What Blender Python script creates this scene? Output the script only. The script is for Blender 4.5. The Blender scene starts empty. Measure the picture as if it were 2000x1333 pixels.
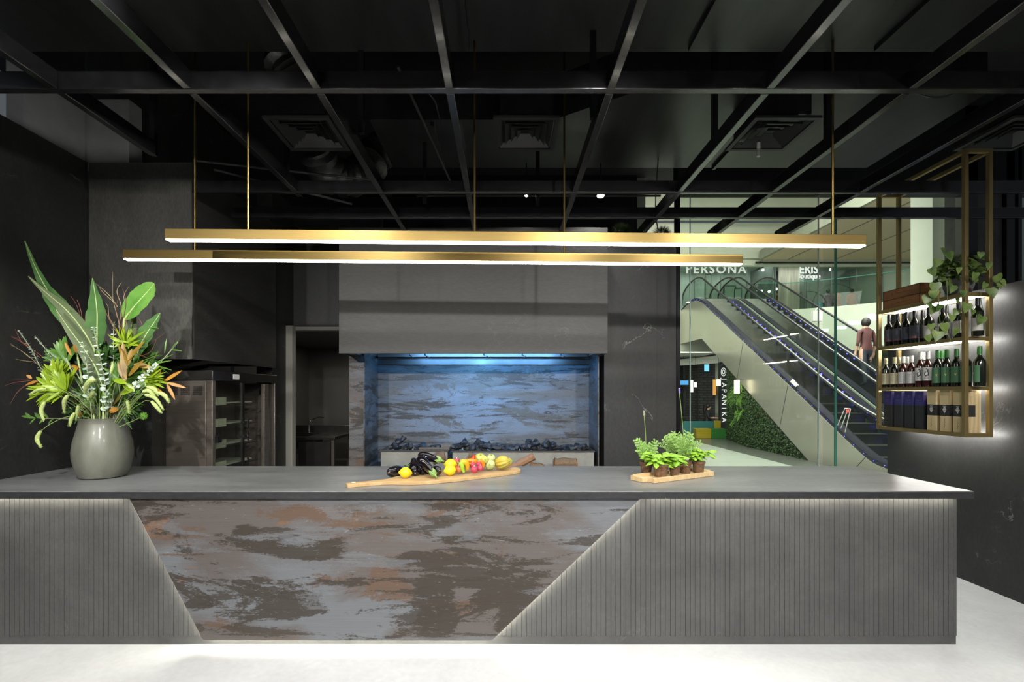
import bpy, bmesh, math, random
from mathutils import Vector, Matrix, Euler, noise as mnoise

S = bpy.context.scene
COL = S.collection
R = random.Random(7)

# ------------------------------------------------------------------ camera
F = 944.0; VX, VY, CH = 985.0, 768.0, 1.6       # focal length in pixels, vanishing point, eye height
cam = bpy.data.cameras.new('camera'); cam.lens = 17.0; cam.sensor_width = 36.0
cam.shift_x = (1000 - VX) / 2000; cam.shift_y = (VY - 666.5) / 2000
cam.clip_start = 0.05; cam.clip_end = 200
camo = bpy.data.objects.new('camera', cam); COL.objects.link(camo)
camo.location = (0, 0, CH); camo.rotation_euler = (math.radians(90), 0, 0)
S.camera = camo

# ------------------------------------------------------------------ world and exposure
w = bpy.data.worlds.new('world'); S.world = w; w.use_nodes = True
w.node_tree.nodes['Background'].inputs[0].default_value = (0.8, 0.9, 1.0, 1)
w.node_tree.nodes['Background'].inputs[1].default_value = 0.10
S.view_settings.view_transform = 'Standard'; S.view_settings.look = 'None'
S.view_settings.gamma = 1.0; S.view_settings.use_curve_mapping = False
S.view_settings.exposure = 0.0
S.cycles.use_denoising = True
S.cycles.max_bounces = 7; S.cycles.transparent_max_bounces = 24
S.cycles.diffuse_bounces = 3; S.cycles.glossy_bounces = 3
S.cycles.sample_clamp_indirect = 4.0
S.cycles.caustics_reflective = False; S.cycles.caustics_refractive = False

def W(px, py, Y):                                 # measured pixel of the photograph + distance -> place
    return Vector(((px - VX) / F * Y, Y, CH + (VY - py) / F * Y))
def WZ(px, py, Z):
    Y = F * (CH - Z) / (py - VY)
    return Vector(((px - VX) / F * Y, Y, Z))

# ------------------------------------------------------------------ lights of the room
def spot(loc, target, power, size=80, blend=.6, color=(1, .96, .88), r=.05, parent=None, name='lamp'):
    l = bpy.data.lights.new(name, 'SPOT'); l.energy = power; l.spot_size = math.radians(size); l.spot_blend = blend
    l.color = color; l.shadow_soft_size = r
    o = bpy.data.objects.new(name, l); COL.objects.link(o); o.location = loc
    o.rotation_euler = (Vector(target) - Vector(loc)).to_track_quat('-Z', 'Y').to_euler()
    if parent:
        o.parent = parent; o.location = Vector(loc) - parent.location
    return o
def area(loc, target, power, sx, sy, color=(1, 1, 1), name='lamp', spread=180):
    l = bpy.data.lights.new(name, 'AREA'); l.shape = 'RECTANGLE'; l.size = sx; l.size_y = sy; l.energy = power; l.color = color
    l.spread = math.radians(spread)
    o = bpy.data.objects.new(name, l); COL.objects.link(o); o.location = loc
    o.rotation_euler = (Vector(target) - Vector(loc)).to_track_quat('-Z', 'Y').to_euler()
    return o
# unseen white area lamps for the mall and its shops
MALLC = (1.0, .99, .90)
area((8.0, 13.0, 10.6), (8.0, 13.0, 0), 2100, 5, 8, MALLC, 'mall_unseen_light')
area((13.5, 9.0, 7.7), (13.5, 20, 4), 600, 5, 3, MALLC, 'mall_unseen_light')
area((10.5, 24.3, 8.0), (10.5, 25.5, 5.0), 200, 16, 1.2, (.95, 1, .95), 'mall_shop_light')
area((9.0, 8.0, 4.6), (9.0, 9.5, 0), 110, 3, 2, MALLC, 'mall_unseen_light')
area((4.2, 10.5, 5.5), (7.4, 13.0, 2.0), 700, 3, 5, MALLC, 'mall_unseen_light')  # added fill hung beside the escalator to brighten its steel side
# dining-room track lamps on the customers' side (fixtures are built further down)
FRONT = [((-2.9, -.4, 2.95), (-2.7, 3.0, .4), 360), ((-1.0, -.5, 2.95), (-1.0, 3.0, .4), 330), ((.8, -.5, 2.95), (.8, 3.0, .4), 330),
         ((2.7, -.4, 2.95), (2.4, 3.0, .4), 360)]
FLOORL = [((-2.4, 1.6, 3.15), (-2.4, 2.0, 0), 55), ((0, 1.6, 3.25), (0, 2.0, 0), 55), ((2.4, 1.6, 3.25), (2.4, 2.0, 0), 55), ((3.4, 2.0, 3.25), (3.6, 3.2, 0), 35)]
HOODL = [((-1.3, 1.85, 3.2), (-1.15, 5.0, 2.35), 58), ((.6, 1.85, 3.2), (.5, 5.0, 2.35), 58), ((-1.1, 1.85, 3.2), (-2.62, 4.9, 2.4), 85),
         ((1.75, 1.85, 3.2), (1.6, 5.4, 2.1), 60), ((-2.2, 1.7, 3.2), (-2.9, 3.45, 1.5), 200), ((-1.6, 1.8, 3.2), (-3.58, 3.95, 3.95), 60), ((1.0, 1.75, 3.2), (1.25, 3.5, 1.0), 110), ((-.3, 1.75, 3.2), (-.4, 3.5, 1.0), 110)]  # the spot toward the grey upper wall is added to brighten it

# ------------------------------------------------------------------ materials
MATS = {}
def newmat(name):
    m = bpy.data.materials.new(name); m.use_nodes = True; MATS[name] = m
    nt = m.node_tree; b = nt.nodes['Principled BSDF']
    return m, nt, b
def mat(name, col, rough=.5, metal=0, vary=0, scale=8, stretch=(1, 1, 1), bump=0, emit=None, es=0, spec=None, coat=0, trans=0, col2=None, detail=6, alpha=None):
    m, nt, b = newmat(name); N = nt.nodes; L = nt.links
    b.inputs['Base Color'].default_value = (*col, 1); b.inputs['Roughness'].default_value = rough; b.inputs['Metallic'].default_value = metal
    if spec is not None: b.inputs['Specular IOR Level'].default_value = spec
    if coat: b.inputs['Coat Weight'].default_value = coat; b.inputs['Coat Roughness'].default_value = .1
    if trans: b.inputs['Subsurface Weight'].default_value = trans; b.inputs['Subsurface Radius'].default_value = (.02, .03, .01)
    if emit: b.inputs['Emission Color'].default_value = (*emit, 1); b.inputs['Emission Strength'].default_value = es
    if vary or bump or col2:
        tc = N.new('ShaderNodeTexCoord'); mp = N.new('ShaderNodeMapping'); mp.inputs['Scale'].default_value = stretch
        L.new(tc.outputs['Object'], mp.inputs[0])
        n = N.new('ShaderNodeTexNoise'); n.inputs['Scale'].default_value = scale; n.inputs['Detail'].default_value = detail; n.inputs['Roughness'].default_value = .6
        L.new(mp.outputs[0], n.inputs['Vector'])
        r = N.new('ShaderNodeValToRGB'); L.new(n.outputs[0], r.inputs[0])
        r.color_ramp.elements[0].position = .3; r.color_ramp.elements[1].position = .7
        if col2: a, c = col, col2
        else: a = tuple(x * (1 - vary) for x in col); c = tuple(min(1, x * (1 + vary)) for x in col)
        r.color_ramp.elements[0].color = (*a, 1); r.color_ramp.elements[1].color = (*c, 1)
        if vary or col2: L.new(r.outputs[0], b.inputs['Base Color'])
        if bump:
            bp = N.new('ShaderNodeBump'); bp.inputs['Strength'].default_value = bump; bp.inputs['Distance'].default_value = .01
            L.new(n.outputs[0], bp.inputs['Height']); L.new(bp.outputs[0], b.inputs['Normal'])
    return m
def emis(name, col, s):
    m, nt, b = newmat(name)
    e = nt.nodes.new('ShaderNodeEmission'); e.inputs[0].default_value = (*col, 1); e.inputs[1].default_value = s
    nt.links.new(e.outputs[0], nt.nodes['Material Output'].inputs[0]); return m
def glassmat(name, tint, rough=0.0, refl=1.0):
    m, nt, b = newmat(name); N = nt.nodes; L = nt.links
    t = N.new('ShaderNodeBsdfTransparent'); t.inputs[0].default_value = (*tint, 1)
    g = N.new('ShaderNodeBsdfGlossy'); g.inputs['Roughness'].default_value = rough; g.inputs[0].default_value = (refl, refl, refl, 1)
    lw = N.new('ShaderNodeLayerWeight'); lw.inputs[0].default_value = .5
    pw = N.new('ShaderNodeMath'); pw.operation = 'POWER'; L.new(lw.outputs['Facing'], pw.inputs[0]); pw.inputs[1].default_value = 5
    fr = N.new('ShaderNodeMath'); fr.operation = 'MULTIPLY_ADD'; L.new(pw.outputs[0], fr.inputs[0]); fr.inputs[1].default_value = .8; fr.inputs[2].default_value = .035
    mx = N.new('ShaderNodeMixShader'); L.new(fr.outputs[0], mx.inputs[0]); L.new(t.outputs[0], mx.inputs[1]); L.new(g.outputs[0], mx.inputs[2])
    L.new(mx.outputs[0], N['Material Output'].inputs[0]); return m

def stone(name, c1, c2, rough, vein=.0, stretch=(1, 1, 1), scale=2.2, bump=.05, fine=.35, speck=0):
    """slate-like porcelain: cloudy tone, fine grain, a few thin pale scratches"""
    m, nt, b = newmat(name); N = nt.nodes; L = nt.links
    tc = N.new('ShaderNodeTexCoord'); mp = N.new('ShaderNodeMapping'); mp.inputs['Scale'].default_value = stretch; L.new(tc.outputs['Object'], mp.inputs[0])
    n1 = N.new('ShaderNodeTexNoise'); n1.inputs['Scale'].default_value = scale; n1.inputs['Detail'].default_value = 8; n1.inputs['Roughness'].default_value = .65; n1.inputs['Distortion'].default_value = .4
    L.new(mp.outputs[0], n1.inputs['Vector'])
    n2 = N.new('ShaderNodeTexNoise'); n2.inputs['Scale'].default_value = scale * 22; n2.inputs['Detail'].default_value = 4; L.new(mp.outputs[0], n2.inputs['Vector'])
    r1 = N.new('ShaderNodeValToRGB'); r1.color_ramp.elements[0].position = .32; r1.color_ramp.elements[1].position = .68
    r1.color_ramp.elements[0].color = (*c1, 1); r1.color_ramp.elements[1].color = (*c2, 1); L.new(n1.outputs[0], r1.inputs[0])
    mr = N.new('ShaderNodeMapRange'); mr.inputs[1].default_value = .25; mr.inputs[2].default_value = .75; mr.inputs[3].default_value = 1 - fine; mr.inputs[4].default_value = 1 + fine
    L.new(n2.outputs[0], mr.inputs[0])
    mx = N.new('ShaderNodeMixRGB'); mx.blend_type = 'MULTIPLY'; mx.inputs[0].default_value = 1; L.new(r1.outputs[0], mx.inputs[1]); L.new(mr.outputs[0], mx.inputs[2])
    out = mx.outputs[0]
    if vein:
        v = N.new('ShaderNodeTexNoise'); v.inputs['Scale'].default_value = 1.1; v.inputs['Detail'].default_value = 10; v.inputs['Roughness'].default_value = .55; v.inputs['Distortion'].default_value = 1.0
        L.new(tc.outputs['Object'], v.inputs['Vector'])
        rv = N.new('ShaderNodeValToRGB'); e = rv.color_ramp.elements; e[0].position = .4975; e[0].color = (0, 0, 0, 1); e[1].position = .5; e[1].color = (1, 1, 1, 1)
        q = e.new(.5025); q.color = (0, 0, 0, 1); L.new(v.outputs[0], rv.inputs[0])
        mk = N.new('ShaderNodeTexNoise'); mk.inputs['Scale'].default_value = 1.7; L.new(tc.outputs['Object'], mk.inputs['Vector'])
        mkr = N.new('ShaderNodeMapRange'); mkr.inputs[1].default_value = .56; mkr.inputs[2].default_value = .66; mkr.inputs[4].default_value = vein; L.new(mk.outputs[0], mkr.inputs[0])
        mu = N.new('ShaderNodeMath'); mu.operation = 'MULTIPLY'; L.new(rv.outputs[0], mu.inputs[0]); L.new(mkr.outputs[0], mu.inputs[1])
        m2 = N.new('ShaderNodeMixRGB'); L.new(mu.outputs[0], m2.inputs[0]); L.new(out, m2.inputs[1]); m2.inputs[2].default_value = (.3, .3, .28, 1); out = m2.outputs[0]
    L.new(out, b.inputs['Base Color']); b.inputs['Roughness'].default_value = rough
    bp = N.new('ShaderNodeBump'); bp.inputs['Strength'].default_value = bump; bp.inputs['Distance'].default_value = .01
    L.new(n2.outputs[0], bp.inputs['Height']); L.new(bp.outputs[0], b.inputs['Normal'])
    return m

def rustmat(name, seed=0.0, stains=None, gray=(.100, .085, .080), blue=(.135, .142, .155), brown=(.034, .026, .019), tan=(.105, .062, .038), orange=(.20, .095, .038)):
    m, nt, b = newmat(name); N = nt.nodes; L = nt.links
    tc = N.new('ShaderNodeTexCoord'); mp = N.new('ShaderNodeMapping'); mp.inputs['Scale'].default_value = (.8, .8, 2.6); mp.inputs['Location'].default_value = (seed, seed * .7, seed * 1.3)
    L.new(tc.outputs['Object'], mp.inputs[0])
    # warp with fine noise so patch edges crumble into specks
    wn = N.new('ShaderNodeTexNoise'); wn.inputs['Scale'].default_value = 55; wn.inputs['Detail'].default_value = 5; wn.inputs['Roughness'].default_value = .8; L.new(mp.outputs[0], wn.inputs['Vector'])
    def biased(sock, spots_, amt):
        # stains with a shape of their own, at fixed places on the plate: (x, z, half width, half height, strength)
        for (sx, sz, rx, rz, k) in spots_:
            q = N.new('ShaderNodeMapping'); q.vector_type = 'POINT'; q.inputs['Location'].default_value = (-sx / rx, 0, -sz / rz); q.inputs['Scale'].default_value = (1 / rx, 0, 1 / rz); L.new(tc.outputs['Object'], q.inputs[0])
            ln = N.new('ShaderNodeVectorMath'); ln.operation = 'LENGTH'; L.new(q.outputs[0], ln.inputs[0])
            mr_ = N.new('ShaderNodeMapRange'); mr_.interpolation_type = 'SMOOTHSTEP'; mr_.inputs[1].default_value = 1.5; mr_.inputs[2].default_value = .3; mr_.inputs[3].default_value = 0; mr_.inputs[4].default_value = amt * k; L.new(ln.outputs['Value'], mr_.inputs[0])
            ad = N.new('ShaderNodeMath'); ad.operation = 'ADD'; L.new(sock, ad.inputs[0]); L.new(mr_.outputs[0], ad.inputs[1]); sock = ad.outputs[0]
        return sock
    def layer(scale, off, lo, hi, st=(1, 1, 1), wob=.12, detail=7, dist=.5, rg=.58, key=None):
        m2 = N.new('ShaderNodeMapping'); m2.inputs['Location'].default_value = (off, off * 1.7, off * .6); m2.inputs['Scale'].default_value = st; L.new(mp.outputs[0], m2.inputs[0])
        n = N.new('ShaderNodeTexNoise'); n.inputs['Scale'].default_value = scale; n.inputs['Detail'].default_value = detail; n.inputs['Roughness'].default_value = rg; n.inputs['Distortion'].default_value = dist
        L.new(m2.outputs[0], n.inputs['Vector'])
        a = N.new('ShaderNodeMath'); a.operation = 'MULTIPLY_ADD'; L.new(wn.outputs[0], a.inputs[0]); a.inputs[1].default_value = wob; L.new(n.outputs[0], a.inputs[2])
        so = a.outputs[0]; ex = 0
        if stains and key in stains: so = biased(so, stains[key], .085); ex = .028
        r = N.new('ShaderNodeMapRange'); r.inputs[1].default_value = lo + ex + wob * .5; r.inputs[2].default_value = hi + ex + wob * .5; L.new(so, r.inputs[0]); return r.outputs[0]
    def mix(fac, c1, c2, k=1.0):
        x = N.new('ShaderNodeMixRGB')
        if k != 1.0:
            q = N.new('ShaderNodeMath'); q.operation = 'MULTIPLY'; L.new(fac, q.inputs[0]); q.inputs[1].default_value = k; fac = q.outputs[0]
        L.new(fac, x.inputs[0])
        if isinstance(c1, tuple): x.inputs[1].default_value = (*c1, 1)
        else: L.new(c1, x.inputs[1])
        if isinstance(c2, tuple): x.inputs[2].default_value = (*c2, 1)
        else: L.new(c2, x.inputs[2])
        return x.outputs[0]
    c = mix(layer(1.0, 3.1, .47, .60, key='blue'), gray, blue)
    c = mix(layer(1.1, 9.4, .55, .575, wob=.2, dist=1.2, rg=.66, detail=10, key='tan'), c, tan, .85)
    c = mix(layer(2.2, 21.0, .61, .66, wob=.26, dist=1.2, detail=10, rg=.66, key='orange'), c, orange, .6)
    c = mix(layer(1.1, 14.2, .52, .54, st=(.8, 1, 1.2), wob=.2, detail=9, dist=1.3, rg=.66, key='brown'), c, brown, .92)
    c = mix(layer(3.2, 30.5, .57, .59, st=(.6, 1, 1.5), wob=.26, detail=10), c, brown, .85)
    c = mix(layer(2.2, 60.5, .58, .60, st=(.7, 1, 1.4), wob=.30, detail=10), c, blue, .6)
    c = mix(layer(26, 44.0, .66, .70, st=(.8, 1, 1.2), wob=.2), c, (.30, .31, .31), .35)
    st = N.new('ShaderNodeTexNoise'); st.inputs['Scale'].default_value = 30; st.inputs['Detail'].default_value = 3
    m3 = N.new('ShaderNodeMapping'); m3.inputs['Scale'].default_value = (.12, .3, 3.2); L.new(mp.outputs[0], m3.inputs[0]); L.new(m3.outputs[0], st.inputs['Vector'])
    mr = N.new('ShaderNodeMapRange'); mr.inputs[1].default_value = .3; mr.inputs[2].default_value = .7; mr.inputs[3].default_value = .93; mr.inputs[4].default_value = 1.07; L.new(st.outputs[0], mr.inputs[0])
    mm = N.new('ShaderNodeMixRGB'); mm.blend_type = 'MULTIPLY'; mm.inputs[0].default_value = 1; L.new(c, mm.inputs[1]); L.new(mr.outputs[0], mm.inputs[2])
    L.new(mm.outputs[0], b.inputs['Base Color']); b.inputs['Roughness'].default_value = .5
    bp = N.new('ShaderNodeBump'); bp.inputs['Strength'].default_value = .12; bp.inputs['Distance'].default_value = .01; L.new(wn.outputs[0], bp.inputs['Height']); L.new(bp.outputs[0], b.inputs['Normal'])
    return m

def ribs(name, c1, c2, axis='X', freq=10, rough=.5):
    m, nt, b = newmat(name); N = nt.nodes; L = nt.links
    tc = N.new('ShaderNodeTexCoord'); wv = N.new('ShaderNodeTexWave'); wv.bands_direction = axis; wv.inputs['Scale'].default_value = freq; wv.inputs['Distortion'].default_value = 3; wv.inputs['Detail'].default_value = 3; wv.inputs['Detail Scale'].default_value = .6
    L.new(tc.outputs['Object'], wv.inputs['Vector'])
    r = N.new('ShaderNodeValToRGB'); r.color_ramp.elements[0].color = (*c1, 1); r.color_ramp.elements[1].color = (*c2, 1); L.new(wv.outputs['Fac'], r.inputs[0]); L.new(r.outputs[0], b.inputs['Base Color']); b.inputs['Roughness'].default_value = rough
    return m

def brickmat(name, c1, c2, mortar, scale=4, rough=.4, bw=.5, rh=.25):
    m, nt, b = newmat(name); N = nt.nodes; L = nt.links
    tc = N.new('ShaderNodeTexCoord'); mp = N.new('ShaderNodeMapping'); mp.inputs['Rotation'].default_value = (math.radians(90), 0, 0); L.new(tc.outputs['Object'], mp.inputs[0])
    k = N.new('ShaderNodeTexBrick'); k.inputs['Scale'].default_value = scale; k.inputs['Color1'].default_value = (*c1, 1); k.inputs['Color2'].default_value = (*c2, 1); k.inputs['Mortar'].default_value = (*mortar, 1)
    k.inputs['Mortar Size'].default_value = .02; k.inputs['Brick Width'].default_value = bw; k.inputs['Row Height'].default_value = rh
    L.new(mp.outputs[0], k.inputs['Vector']); L.new(k.outputs[0], b.inputs['Base Color']); b.inputs['Roughness'].default_value = rough
    return m

M_WALL = stone('dark_slate', (.013, .013, .0125), (.026, .026, .0245), .55, vein=.6, stretch=(1, 1, .5), fine=.25)
M_HOOD = stone('hood_slate', (.021, .0205, .0195), (.037, .0355, .033), .5, vein=.15, stretch=(.35, .35, 2.2), fine=.3)
M_HOODV = stone('side_hood_slate', (.036, .036, .032), (.062, .061, .054), .55, vein=.1, stretch=(1.5, 1.5, .5), fine=.3)
M_TOP = stone('counter_slate', (.115, .119, .122), (.225, .232, .238), .30, vein=.5, stretch=(.35, 1.6, 1), fine=.28)
M_EDGE = stone('counter_edge_slate', (.016, .016, .0175), (.032, .032, .034), .45, vein=.5, stretch=(.5, 1, 1), fine=.3)
M_FLUTE = stone('fluted_slate', (.055, .054, .054), (.084, .083, .082), .5, vein=.12, fine=.10, scale=2.5, bump=.02)
def _p(px, py, rx, ry, k=1.0):   # a stain measured on the front plate
    return ((px - VX) / F * 3.03, CH + (VY - py) / F * 3.03, rx / F * 3.03, ry / F * 3.03, k)
STAINS = {'tan': [_p(690, 1145, 100, 32, 1.6), _p(600, 1010, 60, 25), _p(1080, 1085, 60, 14), _p(900, 1165, 130, 60, .8), _p(700, 1000, 110, 25, .6)],
          'orange': [_p(300, 1015, 34, 34, 1.7), _p(330, 1075, 26, 24, 1.5), _p(365, 1128, 30, 24, 1.3), _p(560, 1025, 30, 12, .9), _p(380, 1100, 20, 40, .6)],
          'brown': [_p(850, 1185, 42, 75, 1.8), _p(620, 1085, 95, 12, 1.5), _p(830, 1090, 110, 26, 1.6), _p(980, 1160, 75, 60, 1.2), _p(590, 1190, 60, 18, 1.3), _p(560, 1235, 60, 12, 1.2), _p(480, 1035, 25, 12, 1.2), _p(640, 1075, 60, 16, 1.0), _p(300, 990, 60, 8, 1.0), _p(860, 990, 60, 8, 1.0), _p(1180, 1010, 50, 14, .9)],
          'blue': [_p(560, 1180, 140, 60, 1.3), _p(750, 1200, 90, 45, 1.4), _p(830, 1045, 90, 20, 1.0), _p(1150, 1070, 80, 22, 1.2), _p(600, 1060, 80, 12, .8), _p(420, 1010, 120, 40, -1.6), _p(420, 1100, 60, 60, -.8)]}
M_RUST = rustmat('patinated_metal', 2.35, STAINS)
M_RUST2 = rustmat('patinated_metal_hearth', 11.3, gray=(.085, .08, .075), blue=(.125, .14, .16), tan=(.07, .06, .045), orange=(.06, .045, .04), brown=(.024, .02, .016))
M_FLOOR = stone('pale_concrete_floor', (.58, .59, .60), (.72, .73, .74), .55, vein=.25, scale=1.2, fine=.05, bump=.02)
M_BRASS = mat('brushed_brass', (.25, .175, .062), .4, 1, vary=.08, scale=3, stretch=(1, 1, 40))
M_BRASSD = mat('shelf_brass', (.40, .30, .13), .42, .8, vary=.1, scale=3)
M_BLACK = mat('black_gloss_steel', (.008, .008, .009), .2, 0, vary=.3, scale=14, bump=.06, coat=.35)
M_DUCT = mat('black_painted_duct', (.021, .022, .021), .32, .2, vary=.35, scale=3, stretch=(3, .6, 1), bump=.05)
M_CEIL = mat('black_ceiling', (.004, .004, .005), .8)
M_GREYP = mat('grey_upper_wall', (.19, .19, .19), .7, vary=.15, scale=4)
M_STEEL = mat('brushed_steel', (.21, .18, .155), .33, .6, vary=.12, scale=4, stretch=(.5, .5, 12))
M_STEELD = mat('dark_steel', (.16, .15, .14), .35, 1, vary=.15, scale=5)
M_CHROME = mat('chrome', (.7, .7, .7), .15, 1)
M_LED = emis('led_diffuser', (1, .97, .84), 24)
M_LEDG = emis('counter_led', (1, .97, .80), 48)
M_LEDW = emis('shelf_led', (1, .99, .95), 60)
M_BLUE = emis('blue_led', (.10, .10, 1.0), 7)
M_GLASS = glassmat('clear_glass', (.93, .97, .945))
M_GLASSE = glassmat('mall_glass', (.89, .93, .90))
M_GLASSB = glassmat('balustrade_glass', (.90, .94, .91), refl=.22)
M_GEDGE = mat('green_glass_edge', (.05, .20, .15), .15, 0, spec=.6)
M_GEDGEL = mat('pale_glass_edge', (.35, .45, .40), .2)
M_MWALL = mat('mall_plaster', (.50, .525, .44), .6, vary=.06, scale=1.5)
M_MSHADE = mat('mall_plaster_shaded', (.27, .28, .225), .6, vary=.06, scale=1)  # plaster tone darkened to hold the soffits' shading
M_MBROWN = brickmat('mall_wood_ceiling', (.50, .40, .27), (.56, .45, .31), (.12, .10, .07), scale=.45, rough=.5, bw=1.0, rh=.8)
M_MFLOOR = mat('mall_floor_tile', (.30, .33, .29), .25, vary=.08, scale=2)
M_MFLOORD = mat('mall_floor_dark', (.085, .09, .08), .25, vary=.1, scale=2)
M_CLAD = mat('brushed_cladding', (.40, .39, .33), .30, .55, vary=.06, scale=.9, bump=.25, detail=2)
M_RUB = mat('black_rubber', (.012, .012, .014), .3)
M_DECK = mat('escalator_deck', (.34, .36, .30), .35, .3)
M_SKIRT = mat('escalator_skirt', (.025, .025, .04), .3, .3)
M_HEDGE = mat('hedge_leaves', (.012, .035, .007), .6, col2=(.05, .11, .025), scale=30)
M_SIGNW = emis('sign_white', (1, 1, .97), 1.1)
M_SIGNG = mat('sign_grey_metal', (.62, .63, .56), .4)
M_GLOWY = emis('pendant_glow', (1, .85, .62), 4)
M_WHITE = mat('white_paint', (.75, .75, .72), .5)
M_TRIMW = mat('door_trim', (.30, .29, .26), .6)
M_BACKR = mat('pantry_wall', (.11, .105, .095), .7, vary=.1, scale=2)
# ------------------------------------------------------------------ geometry helpers
class MB:
    def __init__(s): s.bm = bmesh.new()
    def quad(s, pts):
        vs = [s.bm.verts.new(p) for p in pts]; return s.bm.faces.new(vs)
    def box(s, a, b):
        x0, x1 = sorted((a[0], b[0])); y0, y1 = sorted((a[1], b[1])); z0, z1 = sorted((a[2], b[2]))
        v = [s.bm.verts.new(p) for p in ((x0, y0, z0), (x1, y0, z0), (x1, y1, z0), (x0, y1, z0), (x0, y0, z1), (x1, y0, z1), (x1, y1, z1), (x0, y1, z1))]
        for f in ((0, 3, 2, 1), (4, 5, 6, 7), (0, 1, 5, 4), (1, 2, 6, 5), (2, 3, 7, 6), (3, 0, 4, 7)): s.bm.faces.new([v[i] for i in f])
        return s
    def obox(s, c, ux, uy, uz, hx, hy, hz):
        c = Vector(c); ux = Vector(ux).normalized() * hx; uy = Vector(uy).normalized() * hy; uz = Vector(uz).normalized() * hz
        v = [s.bm.verts.new(c + ux * a + uy * b + uz * d) for a, b, d in ((-1, -1, -1), (1, -1, -1), (1, 1, -1), (-1, 1, -1), (-1, -1, 1), (1, -1, 1), (1, 1, 1), (-1, 1, 1))]
        for f in ((0, 3, 2, 1), (4, 5, 6, 7), (0, 1, 5, 4), (1, 2, 6, 5), (2, 3, 7, 6), (3, 0, 4, 7)): s.bm.faces.new([v[i] for i in f])
        return s
    def prism(s, poly, ext):            # poly: list of 3d points, ext: extrusion vector
        e = Vector(ext); a = [s.bm.verts.new(p) for p in poly]; b = [s.bm.verts.new(Vector(p) + e) for p in poly]; n = len(a)
        s.bm.faces.new(a[::-1]); s.bm.faces.new(b)
        for i in range(n): s.bm.faces.new((a[i], a[(i + 1) % n], b[(i + 1) % n], b[i]))
        return s
    def tube(s, pts, r, seg=6, cap=True):
        pts = [Vector(p) for p in pts]; n = len(pts); rr = r if isinstance(r, (list, tuple)) else [r] * n
        rings = []; prev = None
        for i, p in enumerate(pts):
            t = (pts[min(i + 1, n - 1)] - pts[max(i - 1, 0)])
            if t.length < 1e-9: t = Vector((0, 0, 1))
            t.normalize()
            if prev is None:
                a = t.orthogonal().normalized()
            else:
                a = prev - t * prev.dot(t)
                a = a.normalized() if a.length > 1e-6 else t.orthogonal().normalized()
            prev = a; b = t.cross(a)
            rings.append([s.bm.verts.new(p + (a * math.cos(k * 2 * math.pi / seg) + b * math.sin(k * 2 * math.pi / seg)) * rr[i]) for k in range(seg)])
        for i in range(n - 1):
            for k in range(seg): s.bm.faces.new((rings[i][k], rings[i][(k + 1) % seg], rings[i + 1][(k + 1) % seg], rings[i + 1][k]))
        if cap:
            s.bm.faces.new(rings[0][::-1]); s.bm.faces.new(rings[-1])
        return s
    def lathe(s, prof, c=(0, 0, 0), seg=20, axis=(0, 0, 1), fx=None):
        c = Vector(c); ax = Vector(axis).normalized(); a = ax.orthogonal().normalized(); b = ax.cross(a)
        if abs(ax.z) > .999: a, b = Vector((1, 0, 0)), Vector((0, 1, 0)) * (1 if ax.z > 0 else -1)
        rings = []
        for (r, z) in prof:
            if r < 1e-6: rings.append([s.bm.verts.new(c + ax * z)])
            else:
                ring = []
                for k in range(seg):
                    th = k * 2 * math.pi / seg; q = r * (fx(th, z) if fx else 1)
                    ring.append(s.bm.verts.new(c + ax * z + (a * math.cos(th) + b * math.sin(th)) * q))
                rings.append(ring)
        for i in range(len(rings) - 1):
            A, B = rings[i], rings[i + 1]
            for k in range(seg):
                if len(A) == 1 and len(B) == 1: break
                if len(A) == 1: s.bm.faces.new((A[0], B[(k + 1) % seg], B[k]))
                elif len(B) == 1: s.bm.faces.new((A[k], A[(k + 1) % seg], B[0]))
                else: s.bm.faces.new((A[k], A[(k + 1) % seg], B[(k + 1) % seg], B[k]))
        return s
    def ball(s, c, r, seg=12, sc=(1, 1, 1), noise=0, nf=8):
        rings = seg // 2; c = Vector(c); pr = []
        top = None; L = []
        for i in range(rings + 1):
            ph = math.pi * i / rings; row = []
            m = 1 if i in (0, rings) else seg
            for k in range(m):
                th = 2 * math.pi * k / seg
                d = Vector((math.sin(ph) * math.cos(th), math.sin(ph) * math.sin(th), math.cos(ph)))
                q = r * (1 + (noise * mnoise.noise(d * nf * .3 + c * 13) if noise else 0))
                row.append(s.bm.verts.new(c + Vector((d.x * sc[0], d.y * sc[1], d.z * sc[2])) * q))
            L.append(row)
        for i in range(rings):
            A, B = L[i], L[i + 1]
            for k in range(seg):
                if len(A) == 1: s.bm.faces.new((A[0], B[k], B[(k + 1) % seg]))
                elif len(B) == 1: s.bm.faces.new((A[k], B[0], A[(k + 1) % seg]))
                else: s.bm.faces.new((A[k], B[k], B[(k + 1) % seg], A[(k + 1) % seg]))
        return s
    def leaf(s, pts, wid, up=(0, -1, .3), fold=.25, wave=0):   # ribbon with a folded midrib
        pts = [Vector(p) for p in pts]; n = len(pts); up = Vector(up).normalized(); rows = []
        for i, p in enumerate(pts):
            t = (pts[min(i + 1, n - 1)] - pts[max(i - 1, 0)]).normalized(); sd = t.cross(up)
            sd = sd.normalized() if sd.length > 1e-5 else Vector((1, 0, 0)); nn = sd.cross(t)
            h = wid[i] * .5; wv = wave * math.sin(i * 2.1) * h
            rows.append([s.bm.verts.new(p - sd * h + nn * (h * fold + wv)), s.bm.verts.new(p), s.bm.verts.new(p + sd * h + nn * (h * fold - wv))])
        for i in range(n - 1):
            for k in (0, 1): s.bm.faces.new((rows[i][k], rows[i][k + 1], rows[i + 1][k + 1], rows[i + 1][k]))
        return s
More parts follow.
